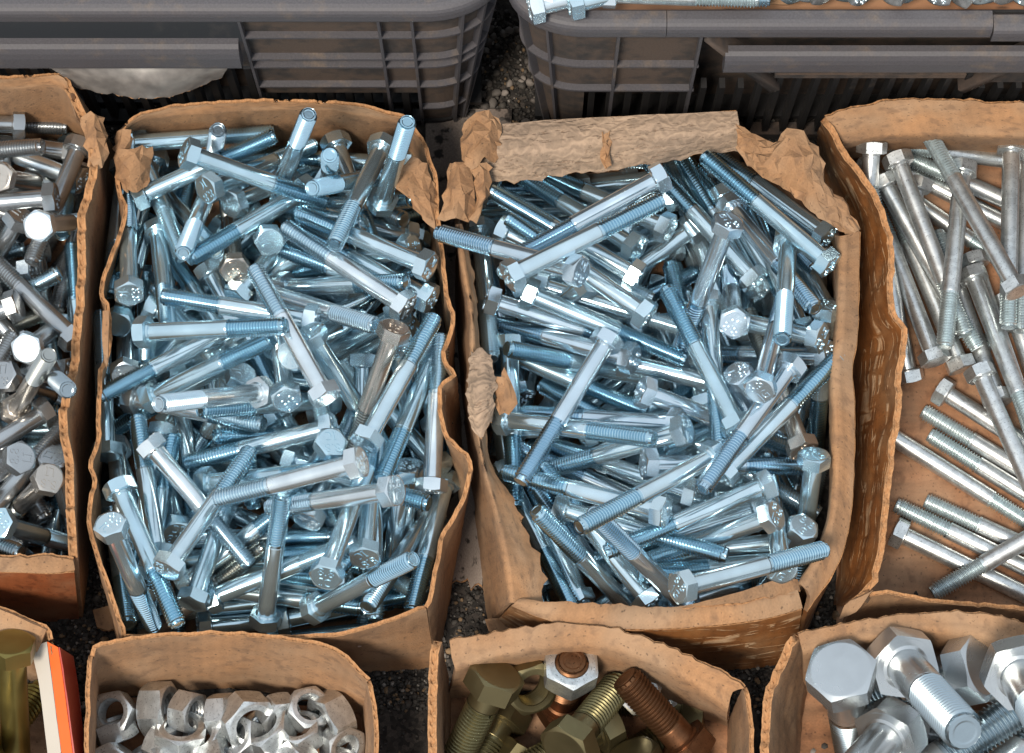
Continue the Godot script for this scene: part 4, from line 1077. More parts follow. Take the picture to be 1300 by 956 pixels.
	bolt("A0", -119.3, 121.1, 16, -78, 49.2, 63.4, "teal bolt, second carton, middle row centre right, head back left, upper layer", g_b2)
	bolt("A1", -132.3, 106.3, 53.6, -146.6, 53.2, -24.4, "teal bolt, second carton, middle row centre, standing head-up toward front", g_b2)
	bolt("A1", -130.4, 117.5, 29.9, -93.8, 46.9, -23, "teal bolt, second carton, middle row centre right, standing head-up toward front left", g_b2)
	bolt("A0", -59.1, 62.1, -9.4, -137.1, 11.3, 11.8, "teal bolt, second carton, middle row centre right, head back right, deeply buried", g_b2)
	bolt("A1", -118.9, 23, 31.4, -97.4, 55.7, 118.6, "teal bolt, second carton, toward front centre right, standing thread-up toward front", g_b2)
	bolt("A0", -67.8, 103.7, 19.8, -60, 16.7, 58.5, "teal bolt, second carton, middle row far right, standing head-up toward back", g_b2)
	bolt("A1", -39.7, 43.4, 79.8, -58.9, 65.8, 170.7, "teal bolt, second carton, along front far right, head back, on top", g_b2)
	bolt("A1", -119.2, 51.4, 166.3, -56.2, 122.2, 154.9, "teal bolt, second carton, along front centre right, standing thread-up toward back right", g_b2)
	bolt("A1", -48.4, 35.1, 100.1, -84.1, 84.8, 173.4, "teal bolt, second carton, along front far right, standing thread-up toward front left", g_b2)
	bolt("A1", -61.5, 70, 80.5, -69.1, 5.7, 150.8, "teal bolt, second carton, along front far right, head back, half buried", g_b2)
	bolt("A1", -64.7, 79.5, 85.7, -76.1, 13.9, 154.2, "teal bolt, second carton, along front far right, head back, upper layer", g_b2)
	bolt("A0", -52.1, 30.5, 70.9, -102.4, 63.6, 145, "teal bolt, second carton, toward front far right, head back right, half buried", g_b2)
	bolt("A1", -201.8, 38.9, 119.1, -107.8, 55.6, 121.8, "teal bolt, second carton, along front centre, head left, half buried, first from top", g_b2)
	bolt("A0", -206.3, 35.2, 130.4, -113.4, 56.9, 132.7, "teal bolt, second carton, along front centre, head left, half buried, third from top", g_b2)
	bolt("A1", -216, 54.3, 155.8, -232.8, 5.7, 75.3, "teal bolt, second carton, along front far left, standing head-up toward front", g_b2)
	bolt("A1", -245.8, 23.4, 93.3, -225.6, 62.4, 178.1, "teal bolt, second carton, along front far left, standing thread-up toward front", g_b2)
	bolt("A1", -173.6, 32.7, 99.6, -88, 48.4, 139, "teal bolt, second carton, along front centre, head left, half buried, second from top", g_b2)
	bolt("A0", -199.4, 62.4, 122.7, -216.2, 10.4, 44.5, "teal bolt, second carton, toward front far left, standing head-up toward front", g_b2)
	bolt("A0", -172.2, 37.3, 6, -156.2, 44.9, 99.9, "teal bolt, second carton, toward front centre, head back, deeply buried", g_b2)
	var g_b3 := "bolts heaped in the third carton"
	bolt("B1", 40.6, 147.5, -11, -44.9, 102.2, -55.4, "bluish bolt, third carton, toward back far left, head right, on top", g_b3)
	bolt("B0", -3, 154.9, -4.3, 88.4, 144.2, -58, "bluish bolt, third carton, along back centre left, head front left, on top", g_b3)
	bolt("B1", 92.3, 125.3, -83.2, -1.3, 108.2, -35.4, "bluish bolt, third carton, along back centre left, head back right, on top", g_b3)
	bolt("B0", 77.4, 85, -32.5, -13.4, 92, -87.7, "bluish bolt, third carton, along back centre left, head front right, upper layer, lower one", g_b3)
	bolt("B0", 82.2, 101.5, -0.7, -2.4, 100.8, -65.3, "bluish bolt, third carton, toward back centre left, head front right, upper layer", g_b3)
	bolt("B2", 78.1, 75.6, -55.5, -2.1, 51.4, -121.2, "bluish bolt, third carton, along back centre left, head front right, upper layer, upper one", g_b3)
	bolt("B0", 98.5, 66.5, -72.5, 8.3, 48, -126.1, "bluish bolt, third carton, along back centre left, head front right, half buried", g_b3)
	bolt("B0", 75.4, 62.2, -68.7, -21.4, 27, -95.8, "bluish bolt, third carton, along back centre left, head right, upper layer", g_b3)
	bolt("B0", 80.4, 53.9, -96, -19.9, 18.7, -102.7, "bluish bolt, third carton, along back centre left, head right, deeply buried, left one", g_b3)
	bolt("B1", 98.1, 9.1, -113.3, -7.1, 20.9, -124.8, "bluish bolt, third carton, along back centre left, head right, deeply buried, right one", g_b3)
	bolt("B0", -10.7, 28.1, 24.7, -19.5, 23.4, -81.4, "bluish bolt, third carton, toward back far left, head front, half buried, left one", g_b3)
	bolt("B1", -15.9, 73.6, -23.7, 85.4, 54.6, 3.2, "bluish bolt, third carton, toward back centre left, head left, upper layer", g_b3)
	bolt("B2", 7.2, 82.2, -25.2, 105.2, 70.4, 14.7, "bluish bolt, third carton, toward back centre left, head back left, on top", g_b3)
	bolt("B1", 74, 83.2, 19.2, -18, 46.2, -19.7, "bluish bolt, third carton, middle row centre left, head right, upper layer, upper one", g_b3)
	bolt("B1", 58.3, 105.8, 12.6, 4.9, 107.9, 104.7, "bluish bolt, third carton, middle row centre left, head back right, on top", g_b3)
	bolt("B2", 87.7, 30.9, 13.1, -3.4, 86, 13.3, "bluish bolt, third carton, middle row centre left, head right, upper layer, middle one", g_b3)
	bolt("B2", -13.7, 50.1, -2.6, 81.9, 57.6, 43.9, "bluish bolt, third carton, middle row centre left, head back left, half buried", g_b3)
	bolt("B1", 5.4, 41.9, 29.9, -19.4, 34.9, -73.5, "bluish bolt, third carton, toward back far left, head front, half buried, right one", g_b3)
	bolt("B2", -2, 65.8, -1.1, 1.8, 61.3, 105.3, "bluish bolt, third carton, middle row far left, head back, upper layer", g_b3)
	bolt("B2", -11.8, 44.8, 16.4, 4.5, 17.6, 118.1, "bluish bolt, third carton, toward front far left, head back, half buried", g_b3)
	bolt("B0", 104.3, 64.8, 78.2, 17.8, 42, 20.5, "bluish bolt, third carton, middle row centre left, head front right, deeply buried", g_b3)
	bolt("B1", 100.7, 92.9, 64.3, 4, 53.5, 43.5, "bluish bolt, third carton, middle row centre left, head right, upper layer, lower one", g_b3)
	bolt("B0", -8, 75.4, 54.2, 82.4, 123.6, 83.5, "bluish bolt, third carton, toward front centre left, head left, upper layer", g_b3)
	bolt("B0", 102.8, 110.5, 73.1, 14.2, 52.1, 81.5, "bluish bolt, third carton, toward front centre left, head right, upper layer, upper one", g_b3)
	bolt("B1", 75.7, 95.9, 43.6, 171.6, 56, 67.3, "bluish bolt, third carton, middle row centre right, head left, upper layer", g_b3)
	bolt("B0", 118.1, 54.9, 42.1, 99.5, 38.4, -61.5, "bluish bolt, third carton, middle row centre, head front, upper layer", g_b3)
	bolt("B1", 165.5, 112.8, 32.3, 107.6, 137.2, 118.2, "bluish bolt, third carton, toward front centre right, head back right, on top", g_b3)
	bolt("B1", 76.6, 97.8, 90.1, 180.1, 73.6, 83.9, "bluish bolt, third carton, toward front centre right, head left, upper layer", g_b3)
	bolt("B0", 119.5, 116.3, 90, 37.2, 154.5, 145.8, "bluish bolt, third carton, toward front centre, head back right, on top", g_b3)
	bolt("B0", 151.8, 95.6, 101.2, 54.2, 97.9, 143.9, "bluish bolt, third carton, along front centre, head back right, on top", g_b3)
	bolt("B0", 89.2, 111.4, 124.3, -5.3, 78, 88.5, "bluish bolt, third carton, toward front centre left, head right, upper layer, lower one", g_b3)
	bolt("B1", 100, 36.3, 105, 2.8, 52.2, 64.5, "bluish bolt, third carton, toward front centre left, head front right, half buried", g_b3)
	bolt("B0", 111, 74.7, 102.8, 19.4, 43.5, 58.4, "bluish bolt, third carton, toward front centre, head right, half buried", g_b3)
	bolt("B0", 81.9, 66.1, 167, 18.3, 68.3, 81.6, "bluish bolt, third carton, along front centre left, head front right, upper layer, upper one", g_b3)
	bolt("B1", 71, 15.2, 160, 11.4, 72, 92.4, "bluish bolt, third carton, along front centre left, head front right, half buried, right one", g_b3)
	bolt("B0", 77.5, 30.4, 166.8, 13.8, 101.4, 119.3, "bluish bolt, third carton, along front centre left, head front right, upper layer, lower one", g_b3)
	bolt("B1", 103.9, 57.4, 166.1, 45.4, 139.6, 132, "bluish bolt, third carton, along front centre, head front right, on top", g_b3)
	bolt("B0", -6.3, 46.8, 74.6, 36.9, 62.6, 170.7, "bluish bolt, third carton, along front far left, head back left, half buried", g_b3)
	bolt("B0", 41.1, 49.7, 162.8, 2.1, 40.5, 64.1, "bluish bolt, third carton, along front centre left, head front right, half buried, left one", g_b3)
	bolt("B2", 20.5, 22.6, 145.2, 0.6, 24.6, 40.6, "bluish bolt, third carton, toward front far left, head front, half buried", g_b3)
	bolt("B0", 25.5, 75.8, 110.3, 125.1, 92.5, 144.3, "bluish bolt, third carton, along front centre, head left, upper layer", g_b3)
	bolt("B0", 151.2, 57.4, 103.7, 49.5, 49.5, 134.2, "bluish bolt, third carton, along front centre, head right, upper layer", g_b3)
	bolt("B0", 152.2, 114.6, 126.1, 71.4, 46.3, 138.5, "bluish bolt, third carton, along front centre right, head right, upper layer", g_b3)
	bolt("B0", 171, 46.5, 121.5, 65.2, 38.4, 130.8, "bluish bolt, third carton, along front centre right, head right, half buried, upper one", g_b3)
	bolt("B0", 169.5, 99.8, 128.5, 138.2, 5.6, 167.2, "bluish bolt, third carton, along front far right, standing head-up toward back right", g_b3)
	bolt("B1", 131, 78.6, 28.6, 178.3, 17.9, 102.2, "bluish bolt, third carton, toward front far right, head back left, half buried, lower one", g_b3)
	bolt("B2", 171.4, 35.5, 130.2, 75.4, 76.5, 151.3, "bluish bolt, third carton, along front centre right, head right, half buried, lower one", g_b3)
	bolt("B0", 90.2, 169.3, 184.8, 178.3, 121.4, 149, "bluish bolt, third carton, along front centre right, head left, on top", g_b3)
	bolt("B0", 153.7, 118.5, 161.2, 153.6, 58.1, 73.5, "bluish bolt, third carton, toward front far right, standing head-up toward front", g_b3)
	bolt("B1", 84.4, 49, 166.5, 179, 18.2, 128.5, "bluish bolt, third carton, along front centre right, head left, upper layer", g_b3)
	bolt("B2", 176.3, 108.3, 87.4, 170.7, 28.3, 157.4, "bluish bolt, third carton, along front far right, head back, upper layer", g_b3)
	bolt("B3", 172.5, 89.5, 80.2, 145.3, 63.1, -19.4, "bluish bolt, third carton, middle row far right, head front, half buried", g_b3)
	bolt("B0", 121.5, 99.6, 98, 195.8, 97.6, 21.8, "bluish bolt, third carton, middle row far right, head front left, on top", g_b3)
	bolt("B1", 134.8, 63.5, -92.1, 181, 103.5, -4.9, "bluish bolt, third carton, toward back far right, standing thread-up toward front right", g_b3)
	bolt("B2", 168.8, 87.7, -58.5, 155.8, 144.8, 30.5, "bluish bolt, third carton, toward back far right, standing thread-up toward front", g_b3)
	bolt("B0", 185.5, 98.7, 11.7, 97.8, 52.1, -26.8, "bluish bolt, third carton, toward back centre right, head right, upper layer", g_b3)
	bolt("B1", 132.1, 109.8, 7, 137.5, 28.3, -61.4, "bluish bolt, third carton, toward back centre right, standing head-up toward front", g_b3)
	bolt("B0", 119.2, 78.4, -23.2, 122.4, 100.4, 81, "bluish bolt, third carton, middle row centre right, head back, upper layer", g_b3)
	bolt("B1", 127.1, 147.7, -43.6, 101.4, 58, 7.8, "bluish bolt, third carton, toward back centre right, standing head-up toward back", g_b3)
	bolt("B2", 132.5, 110.7, 73.6, 93.3, 90.7, -23.4, "bluish bolt, third carton, middle row centre right, head front right, on top", g_b3)
	bolt("B1", 28.9, 50.7, -7.3, 116.7, 24.3, -61.4, "bluish bolt, third carton, toward back centre, head front left, half buried", g_b3)
	bolt("B0", 151.4, 61.7, -39, 84.2, 64.3, -121.6, "bluish bolt, third carton, along back centre right, head front right, upper layer", g_b3)
	bolt("B0", 130.4, 48.7, -108, 179.2, 51.6, -13.3, "bluish bolt, third carton, toward back centre right, head back left, upper layer", g_b3)
	bolt("B0", 177.9, 69.5, -1.5, 145.9, 55.3, -102.1, "bluish bolt, third carton, toward back far right, head front right, upper layer", g_b3)
	bolt("B2", 191.8, 105.2, -31.9, 117.6, 99.3, -108, "bluish bolt, third carton, along back far right, head front right, upper layer, lower one", g_b3)
	bolt("B0", 195, 77.6, -62.5, 120.4, 56.8, -135.6, "bluish bolt, third carton, along back far right, head front right, upper layer, upper one", g_b3)
	bolt("B1", 128.5, 36.9, -134.1, 188.1, 59, -48.6, "bluish bolt, third carton, along back far right, head back left, half buried", g_b3)
	bolt("B0", 155.4, 46.4, -37, 104.7, 56.6, -130, "bluish bolt, third carton, along back centre right, head front right, half buried, left one", g_b3)
	bolt("B0", 173.7, 44.2, -49.9, 110.7, 33, -135.1, "bluish bolt, third carton, along back centre right, head front right, half buried, right one", g_b3)
	bolt("B1", 79.2, 15, -130.6, -20.6, 45.4, -109.4, "bluish bolt, third carton, along back centre left, head right, half buried", g_b3)
	bolt("B0", 115.2, 48, -82.8, 29.8, 41.9, -19.5, "bluish bolt, third carton, toward back centre, head back right, half buried", g_b3)
	bolt("B0", 47.5, 86.9, -30.8, -16.3, 5.6, -5.1, "bluish bolt, third carton, toward back far left, standing head-up toward back right", g_b3)
	bolt("B1", 192.5, 83.8, 17.7, 106.5, 25.7, -6.1, "bluish bolt, third carton, middle row centre right, head right, half buried", g_b3)
	bolt("B1", 132.7, 100.8, 34.2, 185.5, 16.6, 72.6, "bluish bolt, third carton, toward front far right, head back left, half buried, upper one", g_b3)
	bolt("B1", 142.4, 136.8, 58.7, 167.3, 80.2, -28, "bluish bolt, third carton, middle row far right, standing head-up toward front", g_b3)
	bolt("B1", 178.8, 31.5, -97.9, 195.2, 44.8, 6.5, "bluish bolt, third carton, toward back far right, head back, half buried", g_b3)
	bolt("B0", 168.5, 37.7, 24.8, 87.5, 83.3, 76.8, "bluish bolt, third carton, middle row centre right, head back right, deeply buried", g_b3)
	bolt("B0", 189.9, 92.3, -12.4, 187.6, 15.9, 61.7, "bluish bolt, third carton, middle row far right, head back, half buried", g_b3)
	bolt("B2", 42.3, 41.9, 55.5, 138.6, 39.7, 10.1, "bluish bolt, third carton, middle row centre, head front left, deeply buried", g_b3)
	var g_b0 := "bolts in the leftmost carton"
	bolt("C1", -271, 50.2, -113.1, -352.1, 47.8, -147.2, "silver bolt, leftmost carton, along back centre left, head right, on top", g_b0)
	bolt("C3", -285.1, 20.9, -153.1, -280.8, 57.4, -73.1, "silver bolt, leftmost carton, along back centre right, standing thread-up toward front", g_b0)
	bolt("C0", -300.9, 9.1, -155.1, -309.4, 46.7, -76, "silver bolt, leftmost carton, along back centre, standing thread-up toward front", g_b0)
	bolt("C0", -278.6, 90.7, -83.7, -366.3, 84.3, -78.9, "silver bolt, leftmost carton, along back far left, head right, on top", g_b0)
	bolt("C2", -276.9, 21.3, -120.9, -268.3, 26.4, -33.5, "silver bolt, leftmost carton, toward back far right, head back, upper layer", g_b0)
	bolt("C2", -314, 99.2, -93.5, -291.3, 19.5, -123.1, "silver bolt, leftmost carton, along back centre left, standing head-up toward left", g_b0)
	bolt("C1", -283.7, 118, -52.8, -266.9, 40.2, -90.2, "silver bolt, leftmost carton, toward back centre right, standing head-up toward left", g_b0)
	bolt("C1", -303.4, 22.1, -78.3, -284.2, 28.5, 7.4, "silver bolt, leftmost carton, middle row centre, head back, upper layer", g_b0)
	bolt("C3", -269.3, 26, 13.5, -275.8, 46.7, -71.8, "silver bolt, leftmost carton, middle row far right, head front, upper layer", g_b0)
	bolt("C2", -273.6, 9.1, 8.7, -275.6, 12.9, -79.2, "silver bolt, leftmost carton, middle row far right, head front, half buried", g_b0)
	bolt("C1", -357.6, 37.1, -11.6, -280.2, 59.6, -46.8, "silver bolt, leftmost carton, middle row far left, head front left, on top", g_b0)
	bolt("C1", -299.3, 47.9, -52, -385.5, 39.1, -36.6, "silver bolt, leftmost carton, toward back far left, head right, upper layer", g_b0)
	bolt("C1", -393.2, 38.6, -50.8, -308.2, 35.7, -73.3, "silver bolt, leftmost carton, toward back far left, head left, half buried", g_b0)
	bolt("C0", -303.2, 74.5, -79.5, -349.4, 11.9, -38.4, "silver bolt, leftmost carton, toward back far left, head back right, upper layer", g_b0)
	bolt("C2", -371.8, 38.5, 10.8, -292.9, 38.1, -28.1, "silver bolt, leftmost carton, middle row far left, head front left, upper layer", g_b0)
	bolt("C1", -289.2, 99.1, 18.7, -281.2, 24.9, -27.9, "silver bolt, leftmost carton, middle row centre, standing head-up toward front left", g_b0)
	bolt("C2", -302.9, 54.6, 43.2, -268.4, 135.3, 36, "silver bolt, leftmost carton, middle row centre left, standing thread-up toward back right", g_b0)
	bolt("C0", -285.8, 64.9, 17.3, -255.9, 137, 57.9, "silver bolt, leftmost carton, middle row centre right, standing thread-up toward front right", g_b0)
	bolt("C0", -305.2, 87.2, 30.6, -271.3, 6.2, 24.5, "silver bolt, leftmost carton, toward front centre, standing head-up toward back left", g_b0)
	bolt("C1", -269.3, 54.8, 17.1, -353, 27.5, 15.1, "silver bolt, leftmost carton, middle row far left, head right, half buried", g_b0)
	bolt("C3", -366.3, 36.7, 37.2, -278.3, 37.8, 37.9, "silver bolt, leftmost carton, toward front far left, head left, upper layer, upper one", g_b0)
	bolt("C1", -365.3, 40, 49.7, -277.3, 39.1, 48.9, "silver bolt, leftmost carton, toward front far left, head left, upper layer, middle one", g_b0)
	bolt("C1", -359.8, 33.3, 66.6, -272.9, 28.9, 53.5, "silver bolt, leftmost carton, toward front far left, head left, upper layer, lower one", g_b0)
	bolt("C0", -281.8, 126.8, 95.2, -328.4, 52.3, 93.6, "silver bolt, leftmost carton, along front far left, standing head-up toward back right", g_b0)
	bolt("C0", -269.8, 91.3, 83.1, -267.5, 8.7, 113.2, "silver bolt, leftmost carton, along front centre right, standing head-up toward back", g_b0)
	bolt("C2", -268.3, 108.7, 101.9, -309.4, 30.9, 105.7, "silver bolt, leftmost carton, along front centre left, standing head-up toward back right", g_b0)
	bolt("C0", -362.5, 49.3, 74.4, -279.4, 37.9, 101.1, "silver bolt, leftmost carton, along front far left, head left, on top", g_b0)
	bolt("C3", -288.3, 8.9, 143.6, -269.2, 41.2, 64, "silver bolt, leftmost carton, along front centre right, head front, upper layer", g_b0)
	bolt("C3", -274.2, 9.1, 142.5, -286.3, 5.7, 55.5, "silver bolt, leftmost carton, along front centre right, head front, half buried", g_b0)
	bolt("C3", -296.9, 109.4, 129.7, -268.3, 26.9, 118.6, "silver bolt, leftmost carton, along front centre left, standing head-up toward left", g_b0)
	bolt("C0", -361.8, 75.6, 111.1, -284.1, 99.2, 145, "silver bolt, leftmost carton, along front far left, head left, upper layer", g_b0)
	bolt("C0", -334.7, 80.8, 138.4, -290.9, 5.7, 125, "silver bolt, leftmost carton, along front far left, standing head-up toward left", g_b0)
	bolt("C3", -359.9, 73.1, -64.8, -317.3, 22.1, -122.5, "silver bolt, leftmost carton, along back far left, standing head-up toward front left", g_b0)
	bolt("C0", -355.8, 22.5, 84.7, -273.3, 51.4, 74.6, "silver bolt, leftmost carton, along front far left, head left, deeply buried", g_b0)
	var g_b4 := "long bolts in the right-hand carton"
	bolt("D0", 308.1, 80.5, -25.1, 262.5, 62.8, -140.2, "grey bolt, right-hand carton, along back centre right, head front right, on top", g_b4)
	bolt("D0", 317.9, 46.6, -142.6, 308.7, 39.9, -18.1, "grey bolt, right-hand carton, toward back far right, head back, on top", g_b4)
	bolt("D1", 242.7, 53.2, -130.2, 280.7, 44.3, -11.5, "grey bolt, right-hand carton, toward back centre, head back, upper layer", g_b4)
	bolt("D0", 233.9, 43.9, -118.7, 290.3, 30.8, -7.8, "grey bolt, right-hand carton, toward back centre, head back left, upper layer", g_b4)
	bolt("D0", 284.2, 58.1, -121.8, 265.3, 57.4, 1.7, "grey bolt, right-hand carton, toward back centre, head back, on top", g_b4)
	bolt("D1", 226.4, 65.5, -133.7, 220.9, 5.7, -24, "grey bolt, right-hand carton, toward back far left, head back, upper layer", g_b4)
	bolt("D1", 261.6, 23.4, -126.7, 231.5, 5.7, -6.7, "grey bolt, right-hand carton, toward back centre left, head back, half buried", g_b4)
	bolt("D0", 360.3, 10.7, -139.9, 238.2, 36.5, -146.2, "grey bolt, right-hand carton, along back centre right, head right, upper layer", g_b4)
	bolt("D1", 364.4, 9.1, -95.8, 250.6, 19.7, -146.4, "grey bolt, right-hand carton, along back centre right, head front right, half buried", g_b4)
	bolt("D0", 246.6, 9.1, -144.4, 355.1, 5.7, -82.3, "grey bolt, right-hand carton, along back centre right, head back left, half buried", g_b4)
	bolt("D0", 224.8, 9.1, -145, 324.1, 7.2, -69, "grey bolt, right-hand carton, along back centre, head back left, half buried", g_b4)
	bolt("D0", 293.8, 16.5, -76.1, 322.3, 24.4, 45.4, "grey bolt, right-hand carton, middle row far right, head back, upper layer", g_b4)
	bolt("D0", 290.3, 26.7, -62.1, 323.2, 36.5, 58.1, "grey bolt, right-hand carton, middle row far right, head back, on top", g_b4)
	bolt("D1", 303.3, 24.2, 26.8, 273.9, 11.7, -94, "grey bolt, right-hand carton, toward back centre right, head front, half buried", g_b4)
	bolt("D0", 288.6, 36.2, 7.1, 329.6, 40.6, 125.1, "grey bolt, right-hand carton, toward front far right, head back left, on top", g_b4)
	bolt("D0", 264.3, 31.2, 2.3, 228, 30.7, -117.3, "grey bolt, right-hand carton, toward back centre left, head front, upper layer", g_b4)
	bolt("D0", 282.6, 19.6, 3, 241, 30.7, -114.3, "grey bolt, right-hand carton, toward back centre, head front, upper layer", g_b4)
	bolt("D0", 251, 9.1, 6.6, 224, 61.7, -103.5, "grey bolt, right-hand carton, toward back far left, head front, upper layer", g_b4)
	bolt("D1", 268.3, 9.1, 11.2, 367.7, 20, 86.2, "grey bolt, right-hand carton, toward front far right, head back left, upper layer", g_b4)
	bolt("D1", 362.2, 10.2, 95.7, 258.9, 5.8, 25.4, "grey bolt, right-hand carton, toward front far right, head front right, upper layer, upper one", g_b4)
	bolt("D0", 364.8, 9.1, 112.2, 262, 5.8, 41.1, "grey bolt, right-hand carton, toward front far right, head front right, upper layer, lower one", g_b4)
	bolt("D0", 223.3, 9.1, 33.3, 327, 5.7, 103, "grey bolt, right-hand carton, toward front centre, head back left, upper layer", g_b4)
	bolt("D1", 368.7, 9.1, 140.6, 257.1, 5.8, 84.2, "grey bolt, right-hand carton, along front far right, head front right, upper layer", g_b4)
	bolt("D0", 348.9, 9.1, 145.9, 238.6, 6.1, 87.1, "grey bolt, right-hand carton, along front centre right, head front right, upper layer", g_b4)
	bolt("D0", 235.2, 9.1, 104.4, 346.7, 5.8, 160.9, "grey bolt, right-hand carton, along front centre right, head back left, upper layer", g_b4)
	bolt("D1", 365.2, 34.5, 87.1, 256.7, 13.6, 145.6, "grey bolt, right-hand carton, along front far right, head back right, on top", g_b4)
	bolt("D1", 331.7, 31.9, -142.8, 317.7, 32.8, -18.6, "grey bolt, right-hand carton, toward back far right, head back, upper layer", g_b4)
	bolt("D0", 314.8, 19.3, -49.7, 344.8, 5.8, 70.8, "grey bolt, right-hand carton, middle row far right, head back, half buried", g_b4)
	bolt("D0", 389, 9.1, -97.6, 295.3, 5.8, -14.9, "grey bolt, right-hand carton, toward back far right, head back right, half buried", g_b4)
	buried("A0", [[V(-137.7, 17.7, 150.7), V(-232.3, 20.8, 163.7)], [V(-52.6, 14.5, 24.8), V(-53.3, 26.7, -70)], [V(-249.9, 9.1, -20.7), V(-161.6, 5.8, -56.7)], [V(-190.2, 16.7, -97.5), V(-117, 29.1, -37.3)], [V(-155, 27.9, 11.4), V(-60.2, 26.9, 23)], [V(-117.9, 19.1, 93.6), V(-174.9, 24.5, 17.2)], [V(-146.8, 21.4, 28.4), V(-92.1, 25.3, 106.6)], [V(-136.1, 16.7, -90.5), V(-74.4, 7.5, -18.1)], [V(-170.9, 20.5, -57), V(-246.9, 5.9, -113)], [V(-196.1, 9.1, 13.9), V(-109.1, 5.8, -25.1)], [V(-144.2, 9.1, -21.4), V(-231.3, 5.8, 17.4)], [V(-87.3, 22.6, -52.3), V(-120.2, 5.8, -140.4)], [V(-173.6, 9.1, -67), V(-245.2, 5.8, -130.1)], [V(-153.6, 9.1, 66.8), V(-58.3, 5.8, 72.1)], [V(-144.4, 33.5, 33.8), V(-95.3, 33.8, 115.7)], [V(-134.8, 11.1, -60.5), V(-188.6, 5.8, -139.1)], [V(-181.2, 38.5, -25.4), V(-87.8, 31.5, -7.1)], [V(-104, 21.4, -41), V(-172.5, 20.2, -107.5)], [V(-80.4, 44.9, 84.1), V(-90.5, 10.6, 172.7)], [V(-248.6, 27.9, -45.5), V(-244.1, 19.6, -140.6)], [V(-246.7, 9.1, 78.8), V(-229.6, 5.8, 172.7)], [V(-122.9, 9.1, 144.5), V(-42.1, 5.8, 93.7)], [V(-171.3, 9.1, -139.1), V(-102.2, 5.8, -73.4)], [V(-170, 37.6, -45.5), V(-89.9, 82.7, -71.4)], [V(-236.7, 26.4, 0.4), V(-169.8, 44, -65.5)], [V(-188.1, 24.6, 73.4), V(-159.6, 5.7, 162.6)], [V(-82, 9.1, -5.5), V(-137.9, 5.8, -82.8)], [V(-75.1, 9.1, -49.2), V(-92.7, 5.8, -143.1)], [V(-49.1, 9.1, -20.2), V(-37, 5.8, 74.5)], [V(-103.4, 9.1, -140.5), V(-85.5, 5.8, -46.7)], [V(-121.5, 9.1, -1.6), V(-62.9, 48.2, -66.2)], [V(-186.5, 9.1, 65.8), V(-102.2, 5.8, 110.7)], [V(-183.6, 9.6, -106.5), V(-129.1, 8.4, -28.1)], [V(-247.1, 16, -11.4), V(-158.9, 13.8, -47.9)], [V(-45, 49.5, 51.7), V(-73, 39.8, -39.1)], [V(-233.1, 9.1, 6), V(-146.1, 5.8, -33.1)], [V(-146.7, 9.1, 45), V(-51.4, 5.8, 50.2)], [V(-184.2, 26.7, -45.8), V(-245.5, 21.5, 27.2)], [V(-67.8, 19.6, 70.6), V(-52.2, 11.6, 164.5)], [V(-164.3, 9.1, 106.4), V(-70.3, 20, 119)], [V(-216.4, 21.1, 83.6), V(-218.4, 5.8, 177.8)], [V(-132.4, 39.7, -36.8), V(-44.4, 28.4, -1.4)], [V(-132.5, 19, 132.8), V(-218.3, 34.7, 94.1)], [V(-84.6, 12.9, 12.7), V(-81.1, 24.3, 107.5)], [V(-98.6, 9.1, 2.5), V(-182.5, 5.8, 48)], [V(-151.3, 38.9, 41.9), V(-99.2, 43.2, 121.8)], [V(-104.5, 24.9, -60.5), V(-152.5, 12, -142.1)], [V(-248.1, 9.1, 50.9), V(-215.4, 50.8, 130.3)], [V(-218.2, 9.1, 27.3), V(-145.2, 21.8, 87.6)], [V(-74.7, 30.3, 57.8), V(-49.1, 22.6, 149.5)], [V(-119.3, 22.1, -24.8), V(-190.4, 5.9, 36.9)], [V(-133.3, 27.2, 112.2), V(-50.5, 45.9, 155.9)], [V(-140.8, 30.3, 81), V(-211.1, 11.8, 19.1)], [V(-163.9, 9.1, 55.1), V(-68.7, 5.8, 60.4)], [V(-208.8, 21.3, -43.1), V(-140.5, 45.1, -105.4)], [V(-243, 9.1, -3.9), V(-154.9, 5.9, -40.5)], [V(-47.8, 46.6, -6.1), V(-47.8, 5.8, 80.3)], [V(-196.4, 9.1, 82.2), V(-205.1, 5.8, 177.3)], [V(-64.2, 9.1, -5.6), V(-56.9, 5.8, -100.8)], [V(-250.1, 9.1, 13.2), V(-208.6, 5.8, 99.1)], [V(-244.8, 70.8, -128.8), V(-150.9, 59.5, -142.1)], [V(-244.4, 58.5, 73.2), V(-253.7, 55, -21.8)], [V(-227.1, 51.7, -28.8), V(-139.6, 33.8, 5.2)], [V(-240.9, 67.1, -8.9), V(-236.3, 13.7, -87.9)], [V(-187.2, 74, 169.1), V(-163.8, 55.2, 78.4)], [V(-83.8, 65.2, 78.2), V(-80.5, 58, 173.3)], [V(-181.1, 53.9, 160.3), V(-92.5, 72.1, 129.7)], [V(-158.8, 58.1, 37.9), V(-220.7, 61.7, -34.8)], [V(-246.1, 41.8, -129.9), V(-249.9, 51.5, -35)], [V(-42.1, 60.6, 82.5), V(-102.3, 46.7, 9.7)], [V(-127, 63.6, -17.7), V(-108.7, 67.5, 76)], [V(-60.5, 22.8, -89.8), V(-77.9, 19.8, 4)], [V(-239.2, 57.6, -141.4), V(-203.2, 67.3, -53.5)], [V(-173, 47.2, 76.6), V(-182.3, 25.1, -15.9)], [V(-185.2, 14.3, 20.8), V(-152.4, 36.2, -66.2)], [V(-146.8, 15.1, 176.5), V(-52.4, 27.6, 169.2)]], "bolts buried under the rest of the heap in the second carton")
